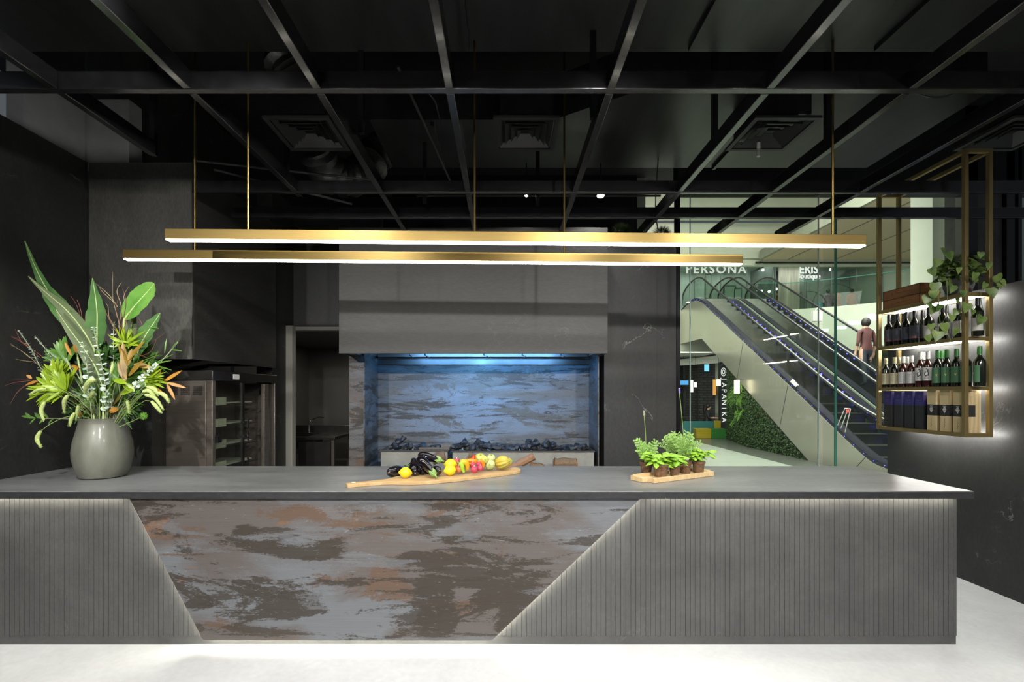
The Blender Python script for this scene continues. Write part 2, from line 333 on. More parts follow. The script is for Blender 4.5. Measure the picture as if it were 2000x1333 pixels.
    def sleaf(s, base, d, ln, w, up=None, fold=.3, droop=.15, n=5):   # simple pointed leaf
        d = Vector(d).normalized(); up = Vector(up) if up is not None else Vector((R.uniform(-.5, .5), -1, R.uniform(0, .8)))
        pts = []; ws = []
        for i in range(n):
            t = i / (n - 1); pts.append(Vector(base) + d * (ln * t) + Vector((0, 0, -droop * ln * t * t))); ws.append(w * max(.03, math.sin(math.pi * min(1, t * .92 + .06)) ** .8))
        return s.leaf(pts, ws, up, fold)

ROOTS = {}
def root_of(o):
    while o.parent: o = o.parent
    return o
def obj(name, mb, m, parent=None, world=True, smooth=True, bevel=0, label=None, angle=.65):
    me = bpy.data.meshes.new(name)
    bmesh.ops.recalc_face_normals(mb.bm, faces=mb.bm.faces)
    mb.bm.to_mesh(me); mb.bm.free(); me.materials.append(m)
    if smooth:
        me.polygons.foreach_set('use_smooth', [True] * len(me.polygons))
        me.set_sharp_from_angle(angle=angle)
    o = bpy.data.objects.new(name, me); COL.objects.link(o)
    if parent:
        o.parent = parent
        if world: me.transform(Matrix.Translation(-root_of(parent).location))
    if bevel:
        b = o.modifiers.new('bevel', 'BEVEL'); b.width = bevel; b.segments = 2; b.limit_method = 'ANGLE'
    if label: o['label'] = label
    return o
def thing(name, label, cat, loc=(0, 0, 0), group=None):
    o = bpy.data.objects.new(name, None); COL.objects.link(o); o.location = loc; o.empty_display_size = .1
    o['label'] = label; o['category'] = cat
    if group: o['group'] = group
    return o
def tag(o, label, cat, group=None, kind=None):
    o['label'] = label; o['category'] = cat
    if group: o['group'] = group
    if kind: o['kind'] = kind
    # put the origin of a single-mesh thing at its own base
    if o.type == 'MESH' and not o.parent and not o.children:
        c = [v.co for v in o.data.vertices]
        m = Vector((sum(v.x for v in c) / len(c), sum(v.y for v in c) / len(c), min(v.z for v in c)))
        o.data.transform(Matrix.Translation(-m)); o.location = o.location + m
    return o
def struct(name, mb, m, parent=None, **k):
    o = obj(name, mb, m, parent, **k)
    if not parent: o['kind'] = 'structure'
    return o
def dup(rt, loc, rotz=0, label=None, group=None, scale=None):
    r = rt.copy(); COL.objects.link(r); r.location = loc; r.rotation_euler = (0, 0, rotz)
    if scale: r.scale = scale
    if label: r['label'] = label
    if group: r['group'] = group
    for ch in list(rt.children):
        c = ch.copy(); COL.objects.link(c); c.parent = r
        for g in list(ch.children):
            d = g.copy(); COL.objects.link(d); d.parent = c
    return r
def text_mesh(name, body, size, m, loc, rot, parent=None, extrude=.01, font=None, spacing=1.0, ax='CENTER', label=None, sx=1.0):
    cu = bpy.data.curves.new(name, 'FONT'); cu.body = body; cu.size = size; cu.extrude = extrude; cu.align_x = ax; cu.align_y = 'CENTER'; cu.space_character = spacing; cu.resolution_u = 3
    t = bpy.data.objects.new(name, cu); COL.objects.link(t)
    dg = bpy.context.evaluated_depsgraph_get(); me = bpy.data.meshes.new_from_object(t.evaluated_get(dg))
    bpy.data.objects.remove(t); bpy.data.curves.remove(cu)
    me.materials.clear(); me.materials.append(m)
    mx = Matrix.Translation(Vector(loc)) @ Euler(rot).to_matrix().to_4x4() @ Matrix.Diagonal((sx, 1, 1, 1))
    me.transform(mx)
    o = bpy.data.objects.new(name, me); COL.objects.link(o)
    if parent: o.parent = parent; me.transform(Matrix.Translation(-root_of(parent).location))
    if label: o['label'] = label
    return o
def arc(p0, p1, p2, n=8):
    p0, p1, p2 = Vector(p0), Vector(p1), Vector(p2)
    return [(1 - t) ** 2 * p0 + 2 * (1 - t) * t * p1 + t * t * p2 for t in [i / (n - 1) for i in range(n)]]
def smoothpath(pts, k=4):
    pts = [Vector(p) for p in pts]; out = []
    n = len(pts)
    for i in range(n - 1):
        a = pts[max(i - 1, 0)]; b = pts[i]; c = pts[i + 1]; d = pts[min(i + 2, n - 1)]
        for j in range(k):
            t = j / k
            out.append(.5 * ((2 * b) + (c - a) * t + (2 * a - 5 * b + 4 * c - d) * t * t + (3 * b - a - 3 * c + d) * t ** 3))
    out.append(pts[-1]); return out

# ------------------------------------------------------------------ room shell
XL, XR = -3.56, 3.93
struct('floor', MB().box((-5, -2.5, -.1), (6.0, 7.2, 0)), M_FLOOR)
struct('ceiling', MB().box((-5, -2.5, 4.8), (6.0, 7.4, 4.95)), M_CEIL)
struct('wall_left', MB().box((XL - .15, -2.5, 0), (XL, 4.13, 3.57)), M_WALL)
struct('wall_left_upper', MB().box((XL - .15, 3.6, 3.57), (XL - .02, 4.13, 4.12)).box((XL - .15, 4.15, 3.57), (-3.22, 4.3, 4.12)), M_GREYP)
struct('wall_left_head', MB().box((XL - .15, -2.5, 4.13), (XL - .02, 4.13, 4.8)), M_CEIL)
struct('wall_right', MB().box((XR, -2.5, 0), (XR + .12, 4.96, 2.455)), M_WALL)
struct('wall_rear_left', MB().box((XL - .15, 4.131, 0), (-3.01, 4.3, 1.889)).box((XL - .15, 4.3, 0), (-3.4, 6.0, 4.8)), M_WALL)
struct('wall_kitchen_side', MB().box((-2.9, 5.66, 0), (-2.72, 6.24, 4.0)), M_WALL)
struct('wall_over_doorway', MB().box((-2.9, 6.241, 2.44), (-1.6, 6.4, 4.0)), M_WALL)
struct('wall_far_back', MB().box((-5, 7.1, 2.6), (1.95, 7.2, 4.8)), M_CEIL)
struct('wall_rear_right', MB().box((1.115, 5.4, 0), (1.70, 5.9, 3.316)).box((1.705, 5.415, 0), (1.925, 5.9, 3.316)), M_WALL)
struct('trim_1', MB().box((-2.745, 6.02, 0), (-2.64, 6.12, 2.44)).box((-2.745, 6.125, 2.395), (-1.7, 6.235, 2.44)), M_TRIMW)
# pantry behind the doorway
struct('wall_pantry', MB().box((-3.75, 8.9, 0), (-1.4, 9.0, 2.5)).box((-3.75, 6.45, 0), (-3.6, 8.9, 2.5)).box((-1.5, 6.45, 0), (-1.4, 8.9, 2.5)), M_BACKR)
struct('ceiling_pantry', MB().box((-3.75, 6.42, 2.42), (-1.4, 9.0, 2.5)), M_BACKR)
struct('floor_pantry', MB().box((-3.75, 7.2, -.1), (-1.4, 9.0, 0)), M_BACKR)
area((-2.4, 7.8, 2.4), (-2.4, 7.8, 0), 7, .6, .6, (1, .95, .85), 'pantry_lamp')

# ------------------------------------------------------------------ black steel ceiling grid
grid = thing('ceiling_grid', 'black steel beam grid hung under the dark ceiling', 'ceiling grid', (0, 2.69, 3.27))
ZB, ZT = 3.27, 3.37
for y0, y1, x0, x1 in ((2.655, 2.70, -3.54, 6.0), (4.02, 4.065, -2.6, 6.0), (4.60, 4.645, -2.6, 6.0)):
    obj('cross_beam', MB().box((x0, y0, ZB), (x1, y1, ZT)), M_BLACK, grid, bevel=.004)
LX = [(-868, 3.4), (-611, 4.12), (-361, 5.0), (-106, 5.6), (206, 5.6), (512, 5.3), (787, 5.3), (1046, 5.3)]
for dx, ye in LX:
    x = dx / F * 2.69
    ys = [-.6, 2.655, 2.70, 4.02, 4.065, 4.6, 4.645, ye]
    m = MB()
    for a, b in ((-.6, 2.654), (2.701, 4.019), (4.066, 4.599), (4.646, ye)):
        if b > a and a < ye: m.box((x - .023, a, ZB + .0005), (x + .023, min(b, ye), ZT))
    obj('long_beam', m, M_BLACK, grid, bevel=.004)
for px, Y in ((300, 3.6), (706, 3.3), (1158, 3.12), (1395, 3.5), (1616, 3.45), (560, 4.1), (1050, 4.6), (830, 4.5)):
    x = (px - VX) / F * Y
    obj('hanger', MB().box((x - .018, Y - .018, ZT), (x + .018, Y + .018, 3.929 if Y <= 3.3 or Y >= 4.1 else 4.8)), M_BLACK, grid)

# ------------------------------------------------------------------ ducts, diffusers and clutter above the grid
d = MB().box((-3.4, -1.2, 3.93), (4.9, 3.30, 4.35))
o = obj('air_duct', d, M_DUCT); tag(o, 'wide black ceiling duct above the customer side, nearest the camera', 'duct')
d = MB().box((-1.15, 4.12, 3.93), (.42, 5.0, 4.3)); d.prism([(.42, 4.12, 3.93), (1.0, 3.75, 3.93), (3.75, 3.75, 3.93), (3.75, 5.0, 3.93), (.42, 5.0, 3.93)], (0, 0, .37))
o = obj('air_duct', d, M_DUCT); tag(o, 'long black duct over the kitchen behind the first cross beam', 'duct')
for k, (x, y0, y1) in enumerate(((-2.3, -1, 3.2), (-.25, -1, 3.25), (1.25, -1, 3.25), (2.5, -1, 3.25))):
    o = obj('duct_flange', MB().box((x - .015, y0, 3.895), (x + .015, y1, 3.93)), M_DUCT); tag(o, ['far left', 'first', 'second', 'far right'][k] + ' seam flange under the big near duct', 'flange', 'duct flanges')
for k, (x, y0, y1) in enumerate(((-.62, 4.15, 4.98), (2.15, 3.8, 4.98))):
    o = obj('duct_flange', MB().box((x - .015, y0, 3.895), (x + .015, y1, 3.93)), M_DUCT); tag(o, ['left', 'right'][k] + ' seam flange under the kitchen duct', 'flange', 'duct flanges')
def diffuser(label):
    t = thing('air_diffuser', label, 'air vent', (0, 0, 3.65), 'square ceiling diffusers')
    f = MB(); h = .25
    for a, b in (((-h, -h, 0), (h, -h + .035, .02)), ((-h, h - .035, 0), (h, h, .02)), ((-h, -h + .035, 0), (-h + .035, h - .035, .02)), ((h - .035, -h + .035, 0), (h, h - .035, .02))): f.box(a, b)
    obj('frame', f, M_VENT, t, world=False)
    for k in range(4):
        q = .205 - .047 * k; q2 = q - .028; z0 = .006; z1 = .035; f = MB()
        for sx, sy in ((0, -1), (1, 0), (0, 1), (-1, 0)):
            if sx == 0: p = [(-q2, sy * q2, z1), (q2, sy * q2, z1), (q, sy * q, z0), (-q, sy * q, z0)]
            else: p = [(sx * q2, -q2, z1), (sx * q2, q2, z1), (sx * q, q, z0), (sx * q, -q, z0)]
            f.prism(p, (0, 0, .004))
        obj('louvre', f, M_VENT, t, world=False)
    obj('neck', MB().box((-.2, -.2, .06), (.2, .2, .27)), M_DUCT, t, world=False)
    return t
M_VENT = mat('grey_vent', (.028, .028, .028), .5)
dv = diffuser('square black ceiling diffuser above the middle of the bar'); dv.location = (.167, 3.85, 3.65)
dup(dv, (-1.555, 3.85, 3.65), label='square ceiling diffuser on the left, beside the crumpled duct')
dup(dv, (2.12, 3.85, 3.65), label='square ceiling diffuser with a bulb hanging under it, right of centre')
dup(dv, (4.05, 3.85, 3.65), label='square ceiling diffuser far right, above the brass shelf')
M_FOIL = mat('crumpled_foil', (.10, .10, .10), .35, .8, bump=1.0, scale=18)
def crumple(path, r, label):
    m = MB(); pts = smoothpath(path, 10); rr = [r * (1 + .16 * math.sin(i * 1.9) + R.uniform(-.08, .08)) for i in range(len(pts))]
    m.tube(pts, rr, 14); o = obj('flexible_duct', m, M_FOIL); tag(o, label, 'duct', 'crumpled flexible ducts')
crumple([(-1.62, 3.72, 4.03), (-1.7, 3.7, 4.2), (-1.72, 3.9, 4.6)], .14, 'crumpled foil duct rising behind the left diffuser')
crumple([(-1.75, 4.4, 3.9), (-1.7, 4.75, 3.75), (-1.5, 5.0, 3.85), (-1.35, 5.3, 4.3)], .17, 'crumpled black flexible duct sagging left of the kitchen duct')
for k, (a, b, l) in enumerate((((-2.7, 4.2, 3.62), (-1.2, 4.6, 3.62), 'thin grey pipe left of the crumpled duct'), ((-.9, 4.95, 3.62), (1.6, 4.95, 3.62), 'long thin conduit behind the middle ceiling diffuser'),
        ((-2.4, 4.0, 3.45), (-1.45, 4.6, 3.4), 'short sloping conduit above the left hood'), ((-.75, 3.4, 3.9), (-.55, 4.9, 3.75), 'slim sloping cable tray left of the middle diffuser'))):
    o = obj('conduit', MB().tube([a, b], .012, 8), M_VENT); tag(o, l, 'pipe', 'ceiling conduits')
# hanging bulb
t = thing('bare_bulb', 'small bare bulb hanging below the right ceiling diffuser', 'bulb', (2.05, 3.9, 3.45))
obj('cap', MB().lathe([(.0, .0), (.014, 0), (.014, .05), (0, .05)], (2.05, 3.9, 3.57), 10), M_WHITE, t)
obj('bulb_glass', MB().lathe([(0, 0), (.014, .01), (.018, .03), (.012, .07), (0, .07)], (2.05, 3.9, 3.50), 10), mat('bulb_glass', (.6, .6, .55), .1), t)
obj('cord', MB().tube([(2.05, 3.9, 3.62), (2.06, 3.92, 3.65)], .004, 6), M_RUB, t)
# loose black cables drooping between beams
for k, (pts, l) in enumerate((([W(835, 180, 3.2), W(850, 200, 3.3), W(858, 230, 3.5), W(885, 330, 4.2)], 'black cable drooping from the duct left of the second rod'),
        ([W(1780, 178, 3.0), W(1815, 190, 3.0), W(1850, 188, 3.0), W(1875, 176, 3.0)], 'loose cable looping under the right end of the near duct'),
        ([(W(1310, 330, 4.6).x, 4.7, 4.8), W(1280, 420, 4.9), W(1316, 470, 5.3)], 'thin wire hanging beside the right grass ball'))):
    o = obj('cable', MB().tube(smoothpath(pts, 5), .006, 6), M_RUB); tag(o, l, 'cable')

# track lamps: unseen fixtures that carry the room's spots
def tracklamp(loc, target, power, label, size=85, col=(1, .98, .935)):
    t = thing('spotlight', label, 'spotlight', loc, 'black ceiling spotlights')
    dv_ = (Vector(target) - Vector(loc)).normalized(); b = Vector(loc) - dv_ * .02
    obj('can', MB().lathe([(0, -.16), (.045, -.16), (.05, -.15), (.052, 0), (.046, 0), (.044, -.03), (0, -.032)], b, 16, dv_), M_BLACK, t)
    obj('lens', MB().lathe([(0, -.012), (.042, -.012), (.042, -.02), (0, -.02)], b, 16, dv_), emis_lens, t)
    obj('stem', MB().tube([Vector(loc) - dv_ * .18, Vector((loc[0], loc[1] - .02, 3.93))], .008, 6), M_BLACK, t)
    spot(loc, target, power, size, .8, col, .04, t)
emis_lens = emis('lamp_lens', (1, .95, .85), 20)
names = ['above the vase', 'left of centre', 'right of centre', 'by the right wall']
for k, (l, tg, p) in enumerate(FRONT): tracklamp(l, tg, p, 'black track spotlight over the customer side, ' + names[k], 100)
for k, (l, tg, p) in enumerate(FLOORL): tracklamp(l, tg, p, 'black downlight over the pale floor, ' + names[k], 125)
for k, (l, tg, p) in enumerate(HOODL): tracklamp(l, tg, p, 'black spotlight aimed at the kitchen, ' + ['left over the hearth hood', 'right over the hearth hood', 'at the left hood', 'at the right wall', 'at the vase', 'added to brighten the grey upper wall', 'at the herb tray', 'at the vegetables'][k], 58 if k < 4 else 60)
# visible globe spots deep in the ceiling
for px, py, r_, l, pw in ((1173, 383, .045, 'bright round ceiling spot above the right of the hearth hood', 30), (1028, 383, .02, 'tiny ceiling spot above the middle of the hearth hood', 5)):
    p = W(px, py, 4.9); t = thing('ceiling_spot', l, 'spotlight', p)
    obj('housing', MB().lathe([(0, .07), (r_, .06), (r_ * 1.05, 0), (r_, 0), (0, .01)], p, 16), M_BLACK, t)
    obj('lens', MB().ball(p, r_ * .8, 12, (1, 1, .55)), emis('spot_glow_' + str(px), (1, 1, .95), 30), t)
    obj('stem', MB().tube([p + Vector((0, 0, .06)), p + Vector((0, 0, .6))], .006, 6), M_BLACK, t)
    spot(p + Vector((0, 0, -.05)), p + Vector((0, .2, -2)), pw, 120, .5, (1, 1, .95), .03, t)

# ------------------------------------------------------------------ the two pendant bars
def bar(px0, px1, py0, py1, Y, rods, label):
    a = W(px0, py0, Y); b = W(px1, py1, Y); u = (b - a).normalized(); up = Vector((0, 0, 1)); dn = Vector((0, -1, 0))
    nz = u.cross(Vector((0, 1, 0))) * -1
    if nz.z < 0: nz = -nz
    t = thing('linear_pendant', label, 'pendant light', (a + b) / 2, 'brass linear pendant lights')
    L = (b - a).length / 2; c = (a + b) / 2; H = .066; D = .025
    obj('housing', MB().obox(c - nz * (H / 2), u, (0, 1, 0), nz, L, D, H / 2), M_BRASS, t, bevel=.002)
    obj('diffuser', MB().obox(c - nz * (H + .0045), u, (0, 1, 0), nz, L - .004, D - .002, .0045), M_LED, t, bevel=.002)
    for q in rods:
        f = (q - px0) / (px1 - px0); p = a.lerp(b, f)
        obj('rod', MB().tube([p, (p.x, Y, 3.93 if Y < 3.3 else 4.3)], .0075, 8), M_BRASS, t)
bar(327, 1687, 449, 461, 3.2, (485, 927, 1626), 'front brass linear pendant with a glowing strip, the upper one in view')
bar(245, 1448, 489, 499, 3.61, (381, 1102), 'rear brass linear pendant with a glowing strip, the lower one in view')

# ------------------------------------------------------------------ the bar counter
ct = thing('bar_counter', 'long dark stone bar counter with a rust-patinated front panel', 'bar counter', (0, 3.5, 0))
obj('countertop', MB().box((XL + .005, 3.0, .944), (2.913, 4.03, .99)), M_TOP, ct, bevel=.0045)
obj('countertop_edge', MB().box((XL + .005, 2.997, .9435), (1.0, 3.0, .985)).box((1.001, 2.997, .9435), (2.913, 3.0, .985)), M_EDGE, ct)
obj('body', MB().box((XL + .005, 3.10, .06), (2.86, 3.96, .943)), M_FLUTE, ct)
ZP = .055
obj('plinth', MB().box((XL + .005, 3.075, 0), (2.872, 3.98, ZP)), M_FLUTE, ct)
YF = 3.07
def X_(px, Y=YF): return (px - VX) / F * Y
def Z_(py, Y=YF): return CH + (VY - py) / F * Y
lt = (X_(250), .943); lb = (X_(394), ZP)      # left slanted edge of the fluted front
rt = (X_(1255), .943); rb = (X_(961), ZP)
def zl(x):  # left panel: upper limit of the flute at x
    if x <= lt[0]: return .943
    return max(ZP, .943 + (ZP - .943) * (x - lt[0]) / (lb[0] - lt[0]))
def zr(x):
    if x >= rt[0]: return .943
    return max(ZP, ZP + (.943 - ZP) * (x - rb[0]) / (rt[0] - rb[0]))
m = MB(); x = XL + .01; pitch = .0315
while x < lb[0]:
    x1 = min(x + pitch - .0022, lb[0]); z0, z1 = zl(x), zl(x1)
    if z0 > ZP + .002: m.prism([(x, YF, ZP + .002), (x1, YF, ZP + .002), (x1, YF, max(z1, ZP + .003)), (x, YF, z0)], (0, .012, 0))
    x += pitch
m.prism([(XL + .01, YF + .006, ZP + .002), (lb[0] - .01, YF + .006, ZP + .002), (lt[0] - .003, YF + .006, .943), (XL + .01, YF + .006, .943)], (0, .02, 0))
obj('fluted_panel', m, M_FLUTE, ct, smooth=False, label='left fluted grey stone front panel')
m = MB(); x = rb[0]
while x < 2.872:
    x1 = min(x + pitch - .0022, 2.872); z0, z1 = zr(x), zr(x1)
    if z1 > ZP + .002: m.prism([(x, YF, ZP + .002), (x1, YF, ZP + .002), (x1, YF, z1), (x, YF, max(z0, ZP + .003))], (0, .012, 0))
    x += pitch
m.prism([(rb[0] + .01, YF + .006, ZP + .002), (2.868, YF + .006, ZP + .002), (2.868, YF + .006, .943), (rt[0] + .003, YF + .006, .943)], (0, .02, 0))
obj('fluted_panel', m, M_FLUTE, ct, smooth=False, label='right fluted grey stone front panel')
YR = 3.03
P = [(X_(252, YR), .9435), (X_(397, YR), Z_(1251, YR)), (X_(960, YR), Z_(1252, YR)), (X_(1253, YR), .9435)]
obj('patina_panel', MB().prism([(x, YR, z) for x, z in P], (0, .012, 0)), M_RUST, ct, smooth=False, label='trapezoid front panel of mottled grey and rust-brown metal')
# led profile set back behind the slanted panel's rim
def ledseg(p, q, off, y0=3.046, y1=3.060):
    p = Vector((p[0], 0, p[1])); q = Vector((q[0], 0, q[1])); u = (q - p).normalized(); n = Vector((off[0], 0, off[1])).normalized()
    c = (p + q) / 2 + n * .007; c.y = (y0 + y1) / 2
    return MB().obox(c, u, (0, 1, 0), n, (q - p).length / 2 - .01, (y1 - y0) / 2, .004)
obj('led_strip', ledseg(P[0], P[1], (1, .4)), M_LEDG, ct)
obj('led_strip', ledseg(P[1], P[2], (0, 1)), M_LEDG, ct)
obj('led_strip', ledseg(P[2], P[3], (-1, 1)), M_LEDG, ct)
for a, b in ((XL + .05, lt[0] - .02), (rt[0] + .02, 2.85)):
    obj('led_strip', MB().box((a, 3.034, .936), (b, 3.042, .9425)), M_LEDG, ct)
# ------------------------------------------------------------------ left extraction hood
h = thing('extraction_hood', 'tall dark boxed hood hanging over the steel oven on the left', 'hood', (-3.1, 4.9, 1.889))
XH = -2.664
obj('front_panel', MB().box((XL + .01, 4.131, 1.8895), (XH, 4.155, 3.57)), M_HOODV, h)
obj('side_panel', MB().box((XH - .025, 4.1555, 1.8895), (XH, 5.64, 3.57)), M_HOOD, h)
obj('trim_corner', MB().box((XH - .004, 4.127, 1.889), (XH + .003, 4.1305, 3.57)), M_STEELD, h)
m = MB(); m.box((-3.38, 4.16, 1.905), (XH - .03, 4.26, 1.93)); m.box((-3.38, 5.5, 1.905), (XH - .03, 5.62, 1.93)); m.box((-3.38, 4.27, 1.97), (XH - .03, 5.49, 1.98)); m.box((XH - .12, 4.265, 1.905), (XH - .03, 5.49, 1.93))
obj('rim', m, M_STEEL, h)
obj('top_panel', MB().box((-3.39, 4.16, 3.55), (XH - .03, 5.63, 3.565)), M_HOODV, h)

# ------------------------------------------------------------------ steel deck oven
OX0, OX1, OY0, OY1, OZ = -3.07, -2.6, 4.31, 5.5, 1.80
ov = thing('oven', 'tall stainless steel cabinet oven with open rack side under the left hood', 'oven', (-2.83, 4.9, 0))
m = MB(); m.box((OX0, OY0, .12), (OX1 - .06, OY0 + .02, OZ - .09)); m.box((OX0, OY0 + .02, .12), (OX0 + .02, OY1, OZ - .09)); m.box((OX0 + .02, OY1 - .02, .12), (OX1, OY1, OZ - .09))
obj('body', m, M_STEEL, ov, bevel=.003)
obj('cap', MB().box((OX0 - .01, OY0 - .015, OZ - .085), (OX1 + .01, OY1 + .02, OZ)), M_STEELD, ov, bevel=.003)
obj('front_post', MB().box((OX1 - .055, OY0 - .004, .12), (OX1, OY0 + .045, OZ - .086)), M_STEEL, ov, bevel=.004)
obj('rear_post', MB().box((OX1 - .03, 5.23, .12), (OX1 + .005, 5.33, OZ - .1)), M_STEEL, ov, bevel=.003)
obj('plinth', MB().box((OX0 + .03, OY0 + .03, 0), (OX1 - .03, OY1 - .03, .119)), M_STEELD, ov)
# vent grilles with real slots
for x0 in (-2.995, -2.885, -2.775):
    m = MB()
    for r_ in range(9):
        for c_ in range(9): m.box((x0 + c_ * .0095, OY0 - .002, 1.58 + r_ * .0095), (x0 + c_ * .0095 + .006, OY0 + .001, 1.586 + r_ * .0095))
    obj('vent_grille', m, M_RUB, ov, smooth=False)
obj('control_box', MB().box((OX1 + .0105, 4.62, OZ - .07), (OX1 + .014, 4.72, OZ - .02)), M_WHITE, ov)
gl = mat('rack_tray', (.50, .47, .37), .4, .2)
for k in range(7):
    z = .30 + k * .2
    obj('tray', MB().box((OX0 + .06, 4.40, z), (OX1 - .09, 5.15, z + .012)).box((OX1 - .05, 4.37, z - .015), (OX1 - .045, 4.60, z + .06)), gl, ov)
    obj('runner', MB().box((OX1 - .07, 4.36, z - .02), (OX1 - .055, 5.2, z - .012)), M_STEELD, ov)
obj('cavity_lining', MB().box((OX0 + .021, 4.35, .13), (OX0 + .03, 5.2, 1.7)), M_STEELD, ov)
dr = obj('glass_door', MB().box((OX1 - .014, 4.36, .16), (OX1 - .008, 4.83, OZ - .1)), M_GLASS, ov)
obj('door_stile', MB().box((OX1 - .016, 4.80, .16), (OX1, 4.84, OZ - .1)), M_STEELD, dr)
for z in (1.16, .90, 1.30):
    obj('latch', MB().box((OX1, 4.78, z), (OX1 + .03, 4.86, z + .02)).box((OX1 + .022, 4.845, z - .05), (OX1 + .034, 4.865, z + .05)), M_CHROME, dr)
obj('hinge', MB().box((OX1, 4.34, 1.15), (OX1 + .03, 4.40, 1.21)), M_RUB, dr)

# ------------------------------------------------------------------ pantry sink
sk = thing('sink_unit', 'dark steel sink counter in the pantry behind the doorway', 'sink', (-3.1, 7.3, 0))
m = MB(); m.box((-3.59, 6.9, .93), (-2.42, 7.0, .97)); m.box((-3.59, 7.0, .93), (-3.35, 7.6, .97)); m.box((-2.85, 7.0, .93), (-2.42, 7.6, .97)); m.box((-3.59, 7.6, .93), (-2.42, 7.75, .97)); m.box((-3.59, 7.75, .93), (-2.42, 7.77, 1.08))
obj('worktop', m, M_STEELD, sk, bevel=.004)
obj('basin', MB().box((-3.345, 7.005, .72), (-2.855, 7.595, .73)).box((-3.345, 7.59, .73), (-2.855, 7.599, .95)), M_STEELD, sk)
for x, y in ((-3.5, 6.95), (-2.46, 6.95), (-3.5, 7.7), (-2.46, 7.7)): obj('leg', MB().box((x - .02, y - .02, 0), (x + .02, y + .02, .93)), M_STEEL, sk)
obj('door', MB().box((-3.45, 6.93, .12), (-2.98, 6.945, .9)), M_STEELD, sk); obj('door', MB().box((-2.95, 6.93, .12), (-2.5, 6.945, .9)), M_STEELD, sk)
fc = thing('faucet', 'small chrome lever faucet on the pantry sink', 'faucet', (-3.1, 7.68, .97))
obj('column', MB().tube([(-3.1, 7.68, .97), (-3.1, 7.68, 1.15)], .017, 8), M_CHROME, fc)
obj('spout', MB().tube([(-3.1, 7.68, 1.13), (-3.02, 7.5, 1.16), (-2.98, 7.40, 1.12)], .011, 8), M_CHROME, fc)
obj('lever', MB().tube([(-3.1, 7.68, 1.15), (-2.95, 7.66, 1.22), (-2.85, 7.66, 1.21)], .008, 8), M_CHROME, fc)

# ------------------------------------------------------------------ open hearth under the wide central hood
YH, YP, YB = 5.0, 5.4, 5.98
X0, X1 = (662 - VX) / F * YH, (1187 - VX) / F * YH
ZHB = W(0, 691, YH).z; ZHT = 3.312
hd = thing('extraction_hood', 'wide grey slate hood over the open hearth in the middle', 'hood', ((X0 + X1) / 2, 5.4, ZHB))
obj('front_panel', MB().box((X0, YH, ZHB), (X1, YH + .025, ZHT)), M_HOOD, hd, bevel=.002)
obj('side_panel', MB().box((X0, YH + .026, ZHB), (X0 + .025, 6.2, ZHT)), M_HOODV, hd)
obj('side_panel', MB().box((X1 - .025, YH + .026, ZHB), (X1, 5.398, ZHT)), M_HOODV, hd)
m = MB(); m.box((X0 + .03, YH + .03, ZHB + .01), (X1 - .03, YH + .10, ZHB + .04)); m.box((X0 + .03, YH + .10, ZHB + .01), (X0 + .12, 5.395, ZHB + .04)); m.box((X1 - .12, YH + .10, ZHB + .01), (X1 - .03, 5.395, ZHB + .04))
m.box((-1.53, 5.86, ZHB + .03), (1.0, 5.93, ZHB + .06))
obj('rim', m, M_STEEL, hd)
obj('canopy_lining', MB().box((X0 + .12, YH + .11, ZHB + .30), (X1 - .12, 5.96, ZHB + .32)), M_STEEL, hd)
for px in (800, 830, 945, 1020, 1095):
    x = (px - VX) / F * 5.6
    obj('sprinkler_nozzle', MB().tube([(x, 5.6, ZHB + .3), (x, 5.6, ZHB + .03), (x + .03, 5.6, ZHB + .01)], .008, 6).lathe([(0, -.012), (.018, -.008), (.018, .004), (0, .01)], (x + .03, 5.6, ZHB + .015), 8), M_CHROME, hd)
obj('light_fitting', MB().box((-1.2, 5.18, ZHB + .16), (.7, 5.30, ZHB + .20)), M_STEELD, hd)
l = area((-.25, 5.24, ZHB + .15), (-.28, 5.92, 1.35), 42, 1.9, .08, (.17, .48, 1.0), 'blue_lamp', 150); l.parent = hd; l.location = Vector(l.location) - hd.location
l = spot((-.28, 5.3, ZHB + .1), (-.30, 5.98, 1.55), 26, 80, 1, (.16, .52, 1.0), .06, hd, 'blue_lamp')

hr = thing('open_hearth', 'open hearth niche lined with blue-lit patinated metal below the wide hood', 'hearth', (-.28, 5.7, 0))
xl0 = (682 - VX) / F * YP; xl1 = (710 - VX) / F * YP; xr0 = (1168 - VX) / F * YP
obj('back_panel', MB().box((xl1, YB, .7), (xr0 + .05, YB + .03, ZHB + .28)), M_RUST2, hr, smooth=False)
obj('pier', MB().box((xl0, YP, 0), (xl1, YB + .03, ZHB + .009)), M_RUST, hr, smooth=False, label='rust-stained left pier')
obj('side_lining', MB().box((xl1, YP + .005, .75), (xl1 + .012, YB, ZHB + .2)), M_RUST2, hr)
obj('side_lining', MB().box((xr0 + .0, YP + .005, .75), (xr0 + .012, YB, ZHB + .2)), M_RUST2, hr)
obj('ledge', MB().box((xl1, 4.78, .68), (1.09, YB, .75)), M_WALL, hr)
obj('head_beam', MB().box((xl1 + .015, YB - .03, W(0, 713, YB).z), (xr0 - .002, YB - .001, W(0, 703, YB).z)), M_STEELD, hr)
obj('niche_head', MB().box((xl1 + .013, YB - .02, W(0, 703, YB).z + .005), (xr0 - .002, YB - .001, ZHB + .27)), M_STEELD, hr)
zt = W(0, 880, YP).z
M_TROUGH = mat('trough_steel', (.27, .27, .245), .5, .35, vary=.2, scale=6, bump=.1)
